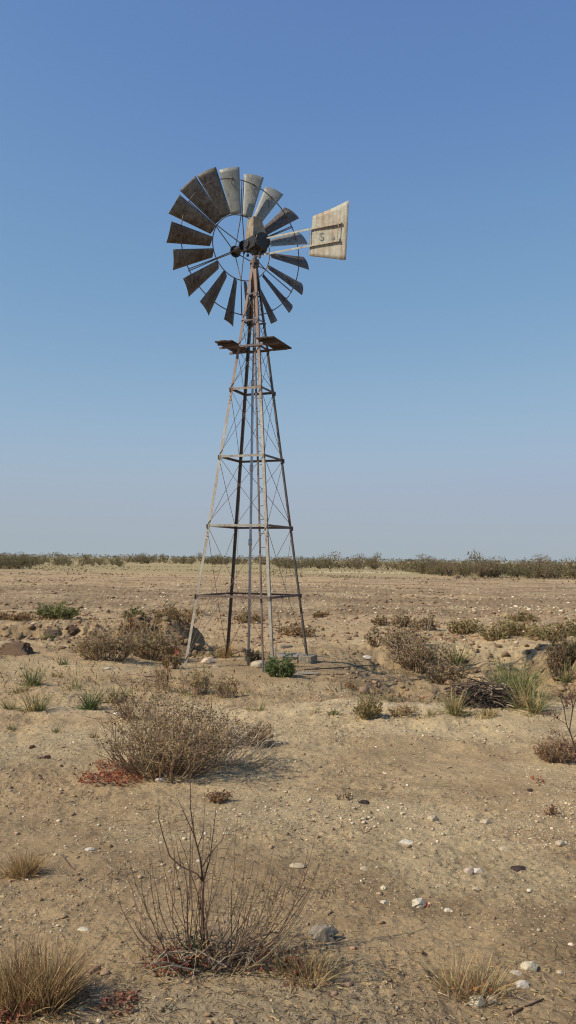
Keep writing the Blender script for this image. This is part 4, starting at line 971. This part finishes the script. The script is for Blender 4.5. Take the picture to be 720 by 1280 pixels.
for t, c in protos:
    to = t.build('trunk', M_STEM); co_ = c.build('crown', M_LEAF); meshes.append((to.data, co_.data)); bpy.data.objects.remove(to); bpy.data.objects.remove(co_)
random.seed(99)
def put_tree(x, y, sc, label, group, k=None, name='savanna_tree', cat='tree', sz=1.):
    m = meshes[random.randrange(7) if k is None else k]; root = empty(name, (x, y, gz(x, y))); tag(root, label, cat, group)
    root.scale = (sc, sc, sc*random.uniform(.85, 1.15)*sz); root.rotation_euler.z = random.uniform(0, 6.28)
    for nm, d in zip(('trunk', 'crown'), m): o = bpy.data.objects.new(nm, d); COL.objects.link(o); o.parent = root
def xat(px, Y): return (px-360)/F*Y
for i in range(64):
    px = 505+random.random()*265; Y = 90+random.random()*22+max(0, 560-px)*.9; put_tree(xat(px, Y), Y, random.uniform(.6, .95), 'bushy olive brown tree in the nearer thicket on the right of the horizon', 'trees of the right thicket')
for i in range(60):
    px = 345+random.random()*200; Y = 160+random.random()*40; put_tree(xat(px, Y), Y, random.uniform(.6, 1.0), 'low dark tree in the line right behind the windmill', 'trees in the middle of the horizon')
for i in range(62):
    px = -55+random.random()*215; Y = 150+random.random()*45; put_tree(xat(px, Y), Y, random.uniform(.5, .85), 'low brown tree in the line on the left of the horizon', 'trees on the left of the horizon')
for i in range(14):
    px = -30+random.random()*62; Y = 108+random.random()*10; put_tree(xat(px, Y), Y, random.uniform(.7, .95), 'dark nearer tree at the left edge of the horizon', 'nearer trees at the left edge')
for i in range(60):
    px = 150+random.random()*220; Y = 250+random.random()*90; put_tree(xat(px, Y), Y, random.uniform(.9, 1.3), 'far dark tree in the thin line behind the windmill legs', 'trees behind the windmill legs')
for px, Y, s_, lb, sz in ((413, 168, 1.45, 'tallest round topped tree right of the windmill on the horizon', 1.15), (447, 170, 1.3, 'round topped tree second to the right of the windmill on the horizon', 1.1), (466, 172, 1.2, 'thin topped tree just right of the round topped ones', 1.25),
                          (29, 155, 1.1, 'tall thin tree standing above the line at the left', 1.45), (16, 150, 1.2, 'broad tree above the line at the far left', 1.25), (605, 96, 1.2, 'broad dark crowned tree in the middle of the right thicket', 1.15), (668, 98, 1.15, 'tall bare topped tree in the right part of the thicket', 1.25), (540, 110, 1.15, 'twig topped tree at the left end of the right thicket', 1.2)):
    put_tree(xat(px, Y), Y, s_*(.8 if px > 100 else .62), lb, None, 1, sz=sz)
# wood beyond, reads as one mass
g = Geo(); random.seed(5)
for i in range(15000):
    Y = random.uniform(230, 420); px = random.uniform(-260, 980); x_ = xat(px, Y); hh = 2.6+1.2*float(fbm(np.array([x_*.12]), np.array([Y*.05]), 401, 3)[0])
    g.leaf((x_, Y, random.random()**.8*hh), random.uniform(.18, .42), jit(random.choice(LC), .3))
for i in range(9000):
    Y = random.uniform(115, 190); px = random.choice([random.uniform(500, 1000), random.uniform(-300, 40)]); x_ = xat(px, Y); hh = 1.5+1.0*float(fbm(np.array([x_*.2]), np.array([Y*.05]), 403, 3)[0])
    g.leaf((x_, Y, random.random()**.8*hh), random.uniform(.12, .3), jit(random.choice(LC), .3))
o = g.build('distant_woodland', M_LEAF); tag(o, 'dry savanna woodland massed along the horizon', kind='stuff')
# dry grass in front of the tree line
g = Geo()
for i in range(9000):
    px = random.uniform(-120, 840); Y = random.uniform(75, 175); x_ = xat(px, Y)
    if float(fbm(np.array([x_*.15]), np.array([Y*.07]), 405, 3)[0]) < .02: continue
    g.leaf((x_, Y, random.uniform(.03, .22)), random.uniform(.06, .15), jit(random.choice([(.32, .26, .13), (.25, .2, .1), (.2, .15, .09)]), .2))
o = g.build('plain_grass', M_LEAF); tag(o, 'yellowed dry grass before the tree line', kind='stuff')
